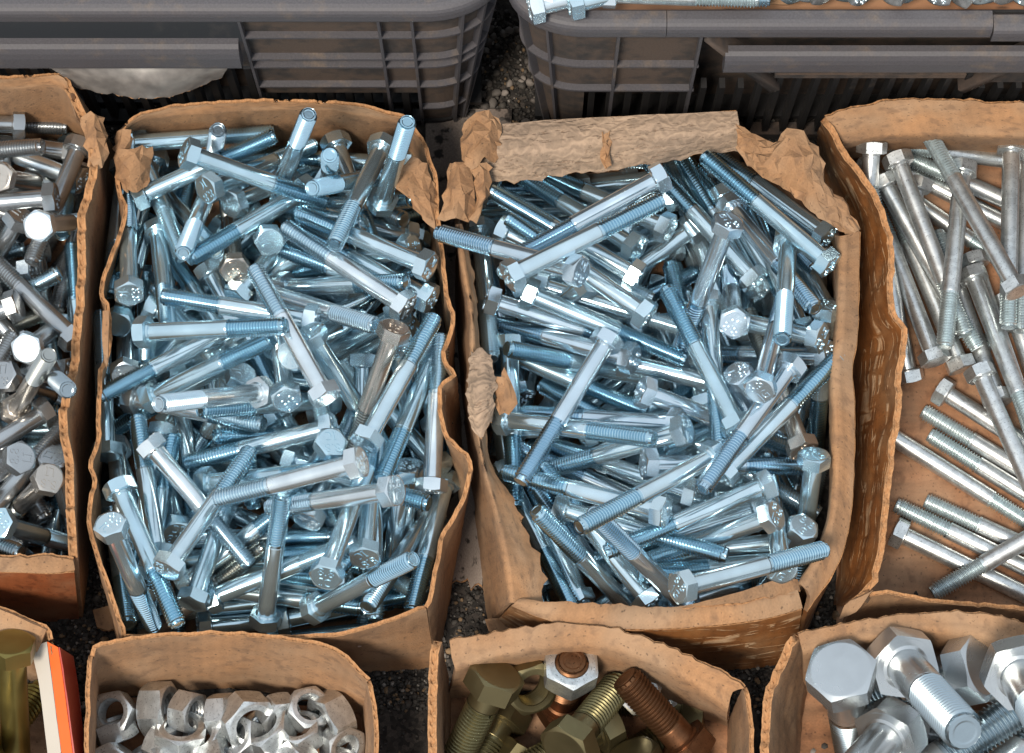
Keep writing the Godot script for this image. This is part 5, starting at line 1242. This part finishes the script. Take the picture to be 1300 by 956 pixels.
	buried("B0", [[V(153.4, 26, 90), V(196.4, 32.4, -7.2)], [V(79.8, 9.1, 48.9), V(159.3, 5.8, -21.9)], [V(134.3, 9.1, 144.1), V(42.5, 5.8, 90.3)], [V(53.3, 35.3, 69.2), V(150.8, 41.4, 111.8)], [V(10.1, 9.1, 76.1), V(60.4, 7.1, -17.7)], [V(86.7, 23.2, -109.9), V(-19.8, 23.4, -113.3)], [V(51.7, 24.8, 40.8), V(122.5, 5.8, -36.5)], [V(92.8, 9.1, -63), V(68.7, 5.8, 40.6)], [V(166, 9.1, -36.8), V(128, 7.8, -136.3)], [V(74.8, 17.5, -97.1), V(-6.6, 62.7, -45.4)], [V(137.9, 21.1, 74.9), V(164.1, 20.9, -28.3)], [V(92.8, 60.4, 53), V(184.4, 52.2, 106.7)], [V(12.1, 35.1, 48.5), V(66.1, 13.5, -40.7)], [V(92.9, 36.2, -26.7), V(117.7, 21, 75.7)], [V(133.3, 31.1, -32.8), V(100.1, 36.4, -133.9)], [V(40.1, 35.1, 22.5), V(87.1, 22.9, -72.3)], [V(166.4, 9.1, 163.9), V(192.3, 5.8, 60.6)], [V(112.7, 21.1, -111.2), V(149.1, 17.7, -11.2)], [V(107.5, 9.1, -98.1), V(142, 20.4, 2)], [V(-5.4, 13.1, -23.3), V(16.4, 5.7, -127.3)], [V(29.3, 21.9, 114.9), V(121.7, 25.5, 167.8)], [V(127.6, 21.7, 2), V(93.9, 11.2, -98.5)], [V(187.6, 9.1, 26.6), V(164, 5.8, 130.4)], [V(97, 53, 93.1), V(153.6, 33.3, 5.1)], [V(136.9, 44.4, 91.1), V(185.4, 12.3, 1.9)], [V(52.8, 9.1, -104.2), V(26.1, 5.8, -1.2)], [V(21.6, 30, -15.4), V(29.6, 5.8, -118.8)], [V(186.2, 9.1, -26.1), V(152.8, 5.8, -127.1)], [V(26.2, 39.5, 9.4), V(70.9, 11.4, -83.2)], [V(67.7, 21.4, 63.4), V(153.9, 9.3, 2)], [V(83.8, 9.1, -81), V(62.1, 5.8, 23.3)], [V(158.5, 9.1, 90.6), V(179.3, 5.8, -13.8)], [V(13.4, 35.8, 69), V(46.1, 37.2, 170.3)], [V(194.8, 18.6, -81.5), V(194.6, 21.8, 25)], [V(112.2, 22.8, 133.8), V(19.6, 25, 81.2)], [V(125, 9.1, 42.4), V(149.2, 5.8, 146)], [V(181.2, 24.9, -18.6), V(124.4, 44.8, 69.3)], [V(84.8, 18.2, 73), V(182.1, 18.6, 116.2)], [V(155.3, 9.1, -35.6), V(118.9, 5.8, -135.6)], [V(43.2, 19.4, -91), V(24, 19.6, 13.8)], [V(56, 24.6, 85.7), V(152.5, 18, 130.3)], [V(112, 9.1, -126.8), V(147.9, 5.8, -26.6)], [V(39.3, 29.7, 107.6), V(131.5, 25.7, 160.8)], [V(175.2, 19.7, -84.3), V(157.7, 48.2, 16.8)], [V(141.6, 20.3, 113.2), V(44.2, 18, 70.3)], [V(127.2, 44.6, 86.5), V(177, 16.8, -3.4)], [V(19.1, 40.4, -36.1), V(100.6, 21.2, -101.9)], [V(61.3, 18.6, 45), V(134.3, 5.7, -31.5)], [V(109.5, 9.1, 52.8), V(10.2, 5.8, 91.1)], [V(148.5, 10, 81.1), V(170.6, 7.9, -23.1)], [V(17.1, 11.6, -16.7), V(-6, 16, 87.2)], [V(29.5, 25.9, 46.2), V(103.9, 17.2, -29.5)], [V(129.4, 9.1, 154.6), V(37.9, 5.8, 100.2)], [V(37.5, 9.1, -5.3), V(66, 5.8, -107.8)], [V(25.5, 18.1, 99), V(115.6, 16.3, 155.8)], [V(11.9, 12.9, -47.5), V(-9.9, 7.2, 56.5)], [V(174.9, 18.7, -37.8), V(138.7, 6.1, -137.2)], [V(40.6, 38.1, -113.1), V(142, 16.6, -137.2)], [V(25.5, 9.1, 168.4), V(-9, 5.8, 67.8)], [V(80.6, 22.3, -28), V(12.4, 17.9, 53.6)], [V(126.2, 26.7, 32.5), V(124.6, 31.8, 138.8)], [V(70.5, 9.1, 94.1), V(160.5, 18.1, 150.3)], [V(-15.3, 9.1, -122.5), V(-17.4, 5.7, -16.1)], [V(25.6, 23.1, 66.6), V(124.3, 41.5, 30.9)], [V(22.9, 10.3, 116.9), V(116.1, 14.5, 168.1)], [V(20.2, 9.1, 102.5), V(111.8, 5.8, 156.8)], [V(-9.4, 63.3, -74.7), V(86.3, 61.5, -28.1)], [V(-17.3, 64.9, -102.9), V(74.5, 57.5, -49.4)], [V(-12.9, 71.6, -121.3), V(90.9, 48.9, -127.5)], [V(141.1, 39.7, -13.3), V(163.6, 24.9, -116.4)], [V(13.9, 62.5, -38.2), V(115.5, 59.4, -6.4)], [V(65.1, 61.5, 11.8), V(167.8, 64.9, 39.9)], [V(39.4, 22.2, 165.2), V(128.4, 61, 121.4)], [V(-1.9, 46.5, -38.7), V(96.3, 42.1, -79.8)], [V(197.5, 55.8, -19.2), V(157.2, 34.5, -115.5)], [V(105.8, 27.1, -78.5), V(12.9, 52.9, -33.1)], [V(-20.6, 41.9, -86.5), V(-12.5, 72.2, 15.2)], [V(104.2, 47.9, -104.5), V(2, 19.9, -94)], [V(-1.3, 49.2, 53), V(102.3, 73.8, 53.5)]], "bolts buried under the rest of the heap in the third carton")
	buried("C0", [[V(-306.9, 28.1, 21.4), V(-284.4, 5.8, -60.6)], [V(-379.1, 9.1, -65.8), V(-332, 5.8, 8.4)], [V(-353.9, 9.1, 109.4), V(-350.7, 5.8, 21.6)], [V(-371, 25.4, 136.8), V(-374.9, 5.8, 51.1)], [V(-314.7, 9.1, 14.4), V(-302.1, 5.8, 101.4)], [V(-396.9, 11.8, -70), V(-406.8, 17.4, -157.3)], [V(-366.9, 9.1, -79.1), V(-406.6, 5.8, -157.5)], [V(-373.6, 22.6, 58.4), V(-364, 23.6, -29.1)], [V(-361, 9.1, 11.5), V(-364.7, 5.8, 99.4)], [V(-328.1, 17.1, -33.6), V(-350.4, 6.9, -118.1)], [V(-369.3, 9.1, -29), V(-321.9, 5.8, 45)], [V(-387, 24.4, 45.8), V(-396.9, 21.3, -41.6)], [V(-368.8, 24.3, -67.6), V(-324.5, 27.8, 8.3)], [V(-275.3, 9.1, -141.1), V(-310.7, 5.8, -60.6)], [V(-292.7, 19.3, 28.1), V(-293, 17.2, 116.1)], [V(-381.6, 21.3, -39), V(-395.1, 24.7, -125.9)], [V(-307.5, 14, 116.9), V(-315.5, 19.4, 29.5)], [V(-374.3, 22.3, -155.1), V(-303.2, 9.4, -104.9)], [V(-391.6, 28.9, -154.9), V(-332.6, 32.6, -89.7)], [V(-329.7, 9.1, 141.3), V(-330.2, 5.8, 53.4)], [V(-322.8, 25.4, -40.7), V(-350, 18.1, -124.1)], [V(-308.4, 22.9, -37.2), V(-338.9, 8.8, -118.6)], [V(-291.8, 9.1, -1.9), V(-267.4, 5.8, 82.6)], [V(-368.4, 9.1, -138.9), V(-344.8, 11.4, -54.2)], [V(-327.8, 9.1, -11.8), V(-281.5, 5.8, -86.6)], [V(-340.7, 9.1, 142.7), V(-341.1, 5.8, 54.7)], [V(-384.3, 17.3, -135), V(-347.1, 22.8, -55.4)], [V(-389.1, 9.1, 30.8), V(-398.2, 5.8, -56.6)], [V(-375.4, 9.1, 36.7), V(-386.3, 5.8, -50.6)], [V(-354.8, 22, 51.7), V(-305.7, 13.9, -20.9)], [V(-301, 9.2, 19.5), V(-290.9, 5.8, 106.8)], [V(-319.3, 13.4, 143.6), V(-319.6, 7.1, 55.9)], [V(-386, 9.1, 57.6), V(-380.9, 17.6, 145.1)], [V(-316.4, 28.5, 92.9), V(-380.7, 5.8, 148.5)], [V(-383.2, 63.9, -17.2), V(-388.9, 65.6, -105)], [V(-341.7, 64, 8), V(-386.4, 66.8, 83.8)], [V(-342.1, 65.8, 74.9), V(-305.3, 61.6, -5)], [V(-379.1, 53.4, -129.1), V(-293.3, 72.6, -126.5)], [V(-386.2, 72.6, 32.7), V(-351.1, 59.3, -46.9)], [V(-396.8, 46, -28.1), V(-387.2, 38, 59)], [V(-403.1, 52.8, -157.7), V(-399, 40.9, -70.6)], [V(-372.9, 44.2, 88.6), V(-293.1, 46.7, 125.7)], [V(-376.4, 40.5, -92.9), V(-317.5, 64, -31.9)], [V(-309.2, 53.8, -150.7), V(-394.9, 72.6, -143.9)], [V(-288.9, 57.5, 142.2), V(-357.2, 60.3, 86.8)], [V(-369.1, 60.9, -79.5), V(-316.8, 30.6, -143.5)], [V(-321, 49.4, -0.8), V(-386.4, 57, 57.6)], [V(-373.9, 41.5, -158.3), V(-286.1, 35.9, -157.7)], [V(-375.6, 70.8, -104.1), V(-292.4, 56.9, -79)], [V(-300.9, 71.7, -21.2), V(-383.4, 49.8, 0.2)], [V(-269.1, 34.6, 143.5), V(-356.7, 27.6, 148.2)], [V(-309.4, 53.3, -95), V(-389.4, 72, -126.5)], [V(-280, 58.7, 42.4), V(-349.1, 72.5, 95.2)], [V(-403.1, 65.4, -127), V(-393.6, 53.2, -40.3)], [V(-383.5, 40.1, -18.3), V(-298.6, 35.1, -41)], [V(-317.8, 70.7, 121.8), V(-268.4, 59.3, 49.9)], [V(-270.8, 64.2, -134.4), V(-296.2, 67.3, -50.2)], [V(-361.6, 73.8, 143.8), V(-381.7, 47.6, 62.2)], [V(-325.5, 52.1, 34.6), V(-280.6, 51.4, 110.3)], [V(-375.9, 39.8, 111.6), V(-295.9, 22.2, 143.8)], [V(-360.1, 54.4, 54.6), V(-281, 23.3, 77.4)], [V(-266, 62.2, -0.1), V(-328.9, 63.1, -61.7)], [V(-296.8, 29.1, -144.3), V(-334.2, 49.6, -67.4)], [V(-375.3, 36, 76.2), V(-383.2, 30.4, -11.3)], [V(-342.6, 67.6, -44), V(-286.4, 36.6, 16.2)], [V(-371.9, 42.2, 146.2), V(-284.1, 44.6, 141.1)], [V(-303.7, 31.5, -13.8), V(-376.9, 49.5, 31.6)], [V(-402.4, 35.3, -132.1), V(-318.1, 58.5, -122.2)], [V(-275.1, 48.6, -133.2), V(-360.1, 34.9, -151.1)], [V(-350.2, 66.1, -20.5), V(-389.3, 65, 58.3)], [V(-398.9, 69.9, -53.9), V(-388.1, 61.1, 33)], [V(-270.6, 30.6, -119.9), V(-284.7, 33, -33)], [V(-395.4, 29.3, -61.1), V(-389.6, 54.4, -145.3)]], "bolts buried under the rest of the heap in the leftmost carton")

func hardware_more():
	bolt("L0", 185.2, 111.8, 216.2, 204.5, 12.1, 243, "large bolt with bright bare head face up, in the front right carton", "bolts and nuts in the front right carton", 0.015)
	bolt("L0", 220.1, 92.7, 204.6, 241.6, 175.2, 265.9, "large bolt lying head back, beside the bright head in front right carton", "bolts and nuts in the front right carton", 0.015)
	bolt("L0", 268.9, 91.4, 209.7, 189.5, 22.8, 212.5, "large bolt lying head right behind the nut in front right carton", "bolts and nuts in the front right carton", 0.015)
	bolt("L0", 280.5, 126.6, 218.2, 283.7, 210.2, 281.6, "large bolt with head at the right edge of the front right carton", "bolts and nuts in the front right carton", 0.015)
	bolt("L0", 230.7, 19, 226.7, 335, 12.1, 235.7, "large bolt low in the front right carton, sixth from left", "bolts and nuts in the front right carton", 0.015)
	bolt("L0", 304.5, 88.2, 285.4, 206.8, 107.2, 318.8, "large bolt low in the front right carton, third from left", "bolts and nuts in the front right carton", 0.015)
	bolt("L0", 322.1, 41.5, 285.5, 217.5, 34.5, 291.5, "large bolt low in the front right carton, fourth from left", "bolts and nuts in the front right carton", 0.015)
	bolt("L0", 221.8, 75.1, 239.9, 160, 125.3, 308.3, "large bolt low in the front right carton, first from left", "bolts and nuts in the front right carton", 0.015)
	bolt("L0", 206.5, 63, 285.5, 294.1, 72.4, 228.4, "large bolt low in the front right carton, second from left", "bolts and nuts in the front right carton", 0.015)
	bolt("L0", 342.5, 19, 285.4, 237.9, 12.1, 291.4, "large bolt low in the front right carton, seventh from left", "bolts and nuts in the front right carton", 0.015)
	bolt("L0", 342.4, 86.8, 285.5, 354.5, 12.1, 212.7, "large bolt low in the front right carton, ninth from left", "bolts and nuts in the front right carton", 0.015)
	bolt("L0", 259.4, 69.8, 282.7, 333.1, 36.2, 215.8, "large bolt low in the front right carton, eighth from left", "bolts and nuts in the front right carton", 0.015)
	bolt("L0", 227, 19, 263.6, 331.7, 12.1, 259.5, "large bolt low in the front right carton, fifth from left", "bolts and nuts in the front right carton", 0.015)
	bolt("M1", 29.3, 19.2, 218.5, 34.9, 81.3, 203.9, "rusty-ended bolt standing in a grey nut in the curved rim carton", "bolts in the curved rim carton", 0.0125)
	bolt("M0", 29.8, 80.7, 256.6, 62.9, 51.1, 210.5, "olive bolt sunk in shadow under the curved rim", "bolts in the curved rim carton", 0.0125)
	bolt("M0", -8, 83.7, 211.8, -31.8, 39.3, 251.4, "olive hex head tilted at the left under the curved rim", "bolts in the curved rim carton", 0.0125)
	bolt("M1", 107.1, 47.3, 252.1, 65.1, 74.6, 212.3, "rusty threaded bolt end rising right of the grey nut under the curved rim", "bolts in the curved rim carton", 0.0125)
	bolt("M0", -2.3, 16, 215.6, -31.4, 24.3, 272, "olive bolt low in the curved rim carton, first from left", "bolts in the curved rim carton", 0.0125)
	bolt("M0", 9.7, 16, 243.2, -29.2, 10.1, 293.7, "olive bolt low in the curved rim carton, second from left", "bolts in the curved rim carton", 0.0125)
	bolt("M0", 34.2, 21.8, 264.7, 90, 12.8, 234.7, "olive bolt low in the curved rim carton, fifth from left", "bolts in the curved rim carton", 0.0125)
	bolt("M0", 115.4, 16, 215.7, 51.9, 10.1, 210.6, "olive bolt low in the curved rim carton, seventh from left", "bolts in the curved rim carton", 0.0125)
	bolt("M0", 83.8, 60.6, 273.9, 117.9, 10.1, 293.4, "olive bolt low in the curved rim carton, ninth from left", "bolts in the curved rim carton", 0.0125)
	bolt("M0", 59.4, 31.7, 227.8, 6.2, 45.3, 260.7, "olive bolt low in the curved rim carton, third from left", "bolts in the curved rim carton", 0.0125)
	bolt("M0", 69, 52.5, 251.7, 92.5, 10.1, 293.5, "olive bolt low in the curved rim carton, sixth from left", "bolts in the curved rim carton", 0.0125)
	bolt("M0", 7.3, 16, 288.5, 70.8, 10.1, 293.6, "olive bolt low in the curved rim carton, fourth from left", "bolts in the curved rim carton", 0.0125)
	bolt("M0", 114.3, 16, 247.6, 55.8, 10.1, 272.9, "olive bolt low in the curved rim carton, eighth from left", "bolts in the curved rim carton", 0.0125)
	bolt("Y0", -286.5, 98.2, 197.1, -292.9, 14.1, 267.6, "thick yellow zinc bolt with head at the back of the corner carton", "bolts in the corner carton", 0.01)
	bolt("Y0", -329.9, 53.9, 292.2, -283.9, 8, 203.5, "yellow bolt low in the front left corner carton, third from left", "bolts in the corner carton", 0.01)
	bolt("Y0", -283.6, 91.8, 286.5, -340.1, 46.3, 203.8, "yellow bolt low in the front left corner carton, first from left", "bolts in the corner carton", 0.01)
	bolt("Y0", -335.4, 26.5, 207.3, -278.7, 72.1, 289.8, "yellow bolt low in the front left corner carton, second from left", "bolts in the corner carton", 0.01)
	nut("N0", 33.2, 62.8, 208.3, 0.087, 0.970, -0.228, "grey hex nut screwed onto the rusty stud under the curved rim", "")
	nut("N1", 6.9, 52, 207.9, 0.30, 0.60, 0.50, "olive hex nut beside the grey nut in the curved rim carton", "")
	nut("N3", 89, 16, 204.3, -0.20, 0.80, 0.50, "small dull nut under the right part of the curved rim", "")
	nut("N3", 72.2, 40, 210.3, 0.20, 0.70, 0.40, "small brownish nut low under the curved rim", "")
	nut("N2", 270.4, 62, 204.6, 0.95, 0.25, 0.10, "large bright nut on the lying bolt in front right carton", "")
	nut("N3", -234.2, 23.1, 222.9, -0.57, 2.24, 0.21, "hex nut lying in the plain front carton, first row from the back, first from left", "loose nuts in the plain front carton")
	nut("N0", -218.6, 20.1, 219.1, 2.30, 0.68, 0.13, "hex nut lying in the plain front carton, first row from the back, second from left", "loose nuts in the plain front carton")
	nut("N3", -198.7, 23.6, 220.1, 2.28, 1.03, 0.74, "hex nut lying in the plain front carton, first row from the back, third from left", "loose nuts in the plain front carton")
	nut("N3", -178.4, 24.8, 223.9, 1.77, 0.62, 0.03, "hex nut lying in the plain front carton, first row from the back, fourth from left", "loose nuts in the plain front carton")
	nut("N0", -161.4, 25.6, 222.3, 0.99, 1.25, 1.21, "hex nut lying in the plain front carton, first row from the back, fifth from left", "loose nuts in the plain front carton")
	nut("N3", -142.3, 20.8, 219.2, 0.59, 0.60, 0.73, "hex nut lying in the plain front carton, first row from the back, sixth from left", "loose nuts in the plain front carton")
	nut("N3", -122.7, 25, 222.2, 0.72, 2.40, -0.21, "hex nut lying in the plain front carton, first row from the back, seventh from left", "loose nuts in the plain front carton")
	nut("N0", -100.8, 23.9, 221.9, -1.84, 0.87, 1.19, "hex nut lying in the plain front carton, first row from the back, eighth from left", "loose nuts in the plain front carton")
	nut("N3", -233.9, 21.1, 237.8, -0.55, 0.70, -1.53, "hex nut lying in the plain front carton, second row from the back, first from left", "loose nuts in the plain front carton")
	nut("N3", -213.1, 20.3, 237.7, 1.84, 0.58, 0.99, "hex nut lying in the plain front carton, second row from the back, second from left", "loose nuts in the plain front carton")
	nut("N0", -197.1, 20.7, 241.8, 0.19, 1.65, -1.35, "hex nut lying in the plain front carton, second row from the back, third from left", "loose nuts in the plain front carton")
	nut("N3", -179.1, 20, 240.4, -0.68, 1.36, -0.47, "hex nut lying in the plain front carton, second row from the back, fourth from left", "loose nuts in the plain front carton")
	nut("N3", -157.1, 22.4, 237.7, -1.13, 1.80, -0.03, "hex nut lying in the plain front carton, second row from the back, fifth from left", "loose nuts in the plain front carton")
	nut("N0", -141, 21.3, 238, -0.44, 0.80, -0.47, "hex nut lying in the plain front carton, second row from the back, sixth from left", "loose nuts in the plain front carton")
	nut("N3", -122.8, 24.4, 238.7, -0.48, 1.61, -0.96, "hex nut lying in the plain front carton, second row from the back, seventh from left", "loose nuts in the plain front carton")
	nut("N3", -104.4, 20.7, 238.3, 0.93, 1.13, 0.78, "hex nut lying in the plain front carton, second row from the back, eighth from left", "loose nuts in the plain front carton")
	nut("N0", -233.9, 24.8, 257.1, -0.78, 3.56, 0.79, "hex nut lying in the plain front carton, third row from the back, first from left", "loose nuts in the plain front carton")
	nut("N3", -212.6, 22.6, 257.5, -1.18, 2.05, -1.08, "hex nut lying in the plain front carton, third row from the back, second from left", "loose nuts in the plain front carton")
	nut("N3", -192.5, 22.5, 260.1, -0.08, 0.60, 0.84, "hex nut lying in the plain front carton, third row from the back, third from left", "loose nuts in the plain front carton")
	nut("N0", -178.6, 25.4, 258.3, 2.33, 0.84, -0.91, "hex nut lying in the plain front carton, third row from the back, fourth from left", "loose nuts in the plain front carton")
	nut("N3", -156.1, 21.3, 255.2, 0.13, 1.67, -0.66, "hex nut lying in the plain front carton, third row from the back, fifth from left", "loose nuts in the plain front carton")
	nut("N3", -142.6, 20.1, 258.7, 1.54, 1.18, -0.70, "hex nut lying in the plain front carton, third row from the back, sixth from left", "loose nuts in the plain front carton")
	nut("N0", -121.8, 25.2, 256.4, -1.19, 1.17, 0.26, "hex nut lying in the plain front carton, third row from the back, seventh from left", "loose nuts in the plain front carton")
	nut("N3", -102.2, 23.1, 260.4, 0.41, 0.62, -0.52, "hex nut lying in the plain front carton, third row from the back, eighth from left", "loose nuts in the plain front carton")
	nut("N3", -230.1, 24.5, 276.4, 1.08, 1.08, 1.35, "hex nut lying in the plain front carton, fourth row from the back, first from left", "loose nuts in the plain front carton")
	nut("N0", -214, 25, 274.5, 0.30, 1.29, 0.16, "hex nut lying in the plain front carton, fourth row from the back, second from left", "loose nuts in the plain front carton")
	nut("N3", -195.1, 25.8, 275, -0.38, 1.44, 1.36, "hex nut lying in the plain front carton, fourth row from the back, third from left", "loose nuts in the plain front carton")
	nut("N3", -176.4, 22.1, 275.6, -0.15, 1.94, 0.46, "hex nut lying in the plain front carton, fourth row from the back, fourth from left", "loose nuts in the plain front carton")
	nut("N0", -159.6, 20.3, 275.7, 0.98, 1.29, 1.16, "hex nut lying in the plain front carton, fourth row from the back, fifth from left", "loose nuts in the plain front carton")
	nut("N3", -137.3, 23, 274.7, 0.78, 1.28, 1.50, "hex nut lying in the plain front carton, fourth row from the back, sixth from left", "loose nuts in the plain front carton")
	nut("N3", -122.7, 22, 277.2, 0.71, 1.48, -0.34, "hex nut lying in the plain front carton, fourth row from the back, seventh from left", "loose nuts in the plain front carton")
	nut("N0", -100.7, 23, 274.8, -0.54, 0.64, 1.02, "hex nut lying in the plain front carton, fourth row from the back, eighth from left", "loose nuts in the plain front carton")
	nut("N3", -229.9, 25.7, 295.7, 0.20, 1.54, -1.05, "hex nut lying in the plain front carton, fifth row from the back, first from left", "loose nuts in the plain front carton")
	nut("N3", -213.1, 24.1, 294.9, -0.59, 0.59, 0.48, "hex nut lying in the plain front carton, fifth row from the back, second from left", "loose nuts in the plain front carton")
	nut("N0", -193.1, 24.7, 292.2, 0.80, 2.27, 0.55, "hex nut lying in the plain front carton, fifth row from the back, third from left", "loose nuts in the plain front carton")
	nut("N3", -178.6, 23, 291, -0.41, 1.30, -0.44, "hex nut lying in the plain front carton, fifth row from the back, fourth from left", "loose nuts in the plain front carton")
	nut("N3", -158.6, 22.1, 294, 1.05, 1.22, -0.47, "hex nut lying in the plain front carton, fifth row from the back, fifth from left", "loose nuts in the plain front carton")
	nut("N0", -135.8, 23.3, 290.6, 1.29, 0.53, -0.16, "hex nut lying in the plain front carton, fifth row from the back, sixth from left", "loose nuts in the plain front carton")
	nut("N3", -119.2, 23, 290.9, 0.72, 1.20, -0.08, "hex nut lying in the plain front carton, fifth row from the back, seventh from left", "loose nuts in the plain front carton")
	nut("N3", -99.8, 24.8, 292.6, -0.10, 0.51, -2.28, "hex nut lying in the plain front carton, fifth row from the back, eighth from left", "loose nuts in the plain front carton")
	bolt("A2", 9.8, 217.9, -145.3, 102.2, 219.8, -169.3, "silver bolt in the right crate, first from the left along the rim", "bolts in the right crate")
	bolt("D0", 16.1, 219.3, -155.8, 111.4, 221.2, -150.9, "silver bolt in the right crate, second from the left along the rim", "bolts in the right crate")
	bolt("A1", 32.3, 219.1, -146.8, 124.7, 221, -170.9, "silver bolt in the right crate, third from the left along the rim", "bolts in the right crate")
	bolt("A2", 52.2, 217.9, -155.8, 147.6, 219.9, -150.9, "silver bolt in the right crate, fourth from the left along the rim", "bolts in the right crate")
	bolt("D0", 98.5, 217.5, -153.9, 84.8, 202.7, -247.2, "silver bolt in the right crate, fifth from the left along the rim", "bolts in the right crate")
	bolt("A1", 105.5, 219.9, -153.9, 167.6, 210.3, -225.9, "silver bolt in the right crate, sixth from the left along the rim", "bolts in the right crate")
	bolt("A2", 112.9, 218.6, -155.1, 168, 206.3, -232.1, "silver bolt in the right crate, seventh from the left along the rim", "bolts in the right crate")
	bolt("D0", 119, 220.1, -153.5, 173.1, 205.8, -230.9, "silver bolt in the right crate, eighth from the left along the rim", "bolts in the right crate")
	bolt("A1", 163.5, 217.6, -154.5, 131.3, 205.4, -243.5, "silver bolt in the right crate, ninth from the left along the rim", "bolts in the right crate")
	bolt("A2", 171.3, 220.2, -153.7, 163, 206.1, -247.8, "silver bolt in the right crate, tenth from the left along the rim", "bolts in the right crate")
	bolt("D0", 180.6, 218, -153.9, 134.5, 208.5, -237, "silver bolt in the right crate, eleventh from the left along the rim", "bolts in the right crate")
	bolt("A1", 192.5, 217.5, -155.4, 199.4, 202.5, -249.4, "silver bolt in the right crate, twelfth from the left along the rim", "bolts in the right crate")
	bolt("A2", 203.3, 217.3, -153.9, 154.1, 207.6, -235.2, "silver bolt in the right crate, thirteenth from the left along the rim", "bolts in the right crate")
	bolt("D0", 216.3, 220.7, -152.8, 274.2, 209.7, -228, "silver bolt in the right crate, fourteenth from the left along the rim", "bolts in the right crate")
	bolt("A1", 230.1, 219.6, -154.6, 184.2, 204.5, -237, "silver bolt in the right crate, fifteenth from the left along the rim", "bolts in the right crate")
	bolt("A2", 243.8, 218.2, -153.3, 284.6, 206.1, -238.8, "silver bolt in the right crate, sixteenth from the left along the rim", "bolts in the right crate")
	bolt("D0", 256.2, 219.6, -152.7, 321.5, 207.1, -221.2, "silver bolt in the right crate, seventeenth from the left along the rim", "bolts in the right crate")
	bolt("A1", 266.8, 220.3, -152.2, 287.6, 208, -244.6, "silver bolt in the right crate, eighteenth from the left along the rim", "bolts in the right crate")
	bolt("A2", 276.1, 219.6, -153.6, 245.8, 206.9, -243.3, "silver bolt in the right crate, nineteenth from the left along the rim", "bolts in the right crate")
	bolt("D0", 285.3, 218.2, -153.8, 257.8, 203.7, -244.1, "silver bolt in the right crate, twentieth from the left along the rim", "bolts in the right crate")
	bolt("A1", 292, 220.5, -152.2, 343, 209.3, -232.2, "silver bolt in the right crate, twenty-first from the left along the rim", "bolts in the right crate")
	var t := thing("folded_cardboard", "folded tan cardboard between bolts at the right crate rim", "cardboard")
	sheet("cardboard_body", [[V(126.7, 197, -158.9), V(144.6, 197, -158.9), V(162.5, 197, -158.9)], [V(129, 200, -181.1), V(145.1, 200, -181.1), V(161.2, 200, -181.1)]], M.kraft, t, {"rag": 0.003, "crumple": 0.003})
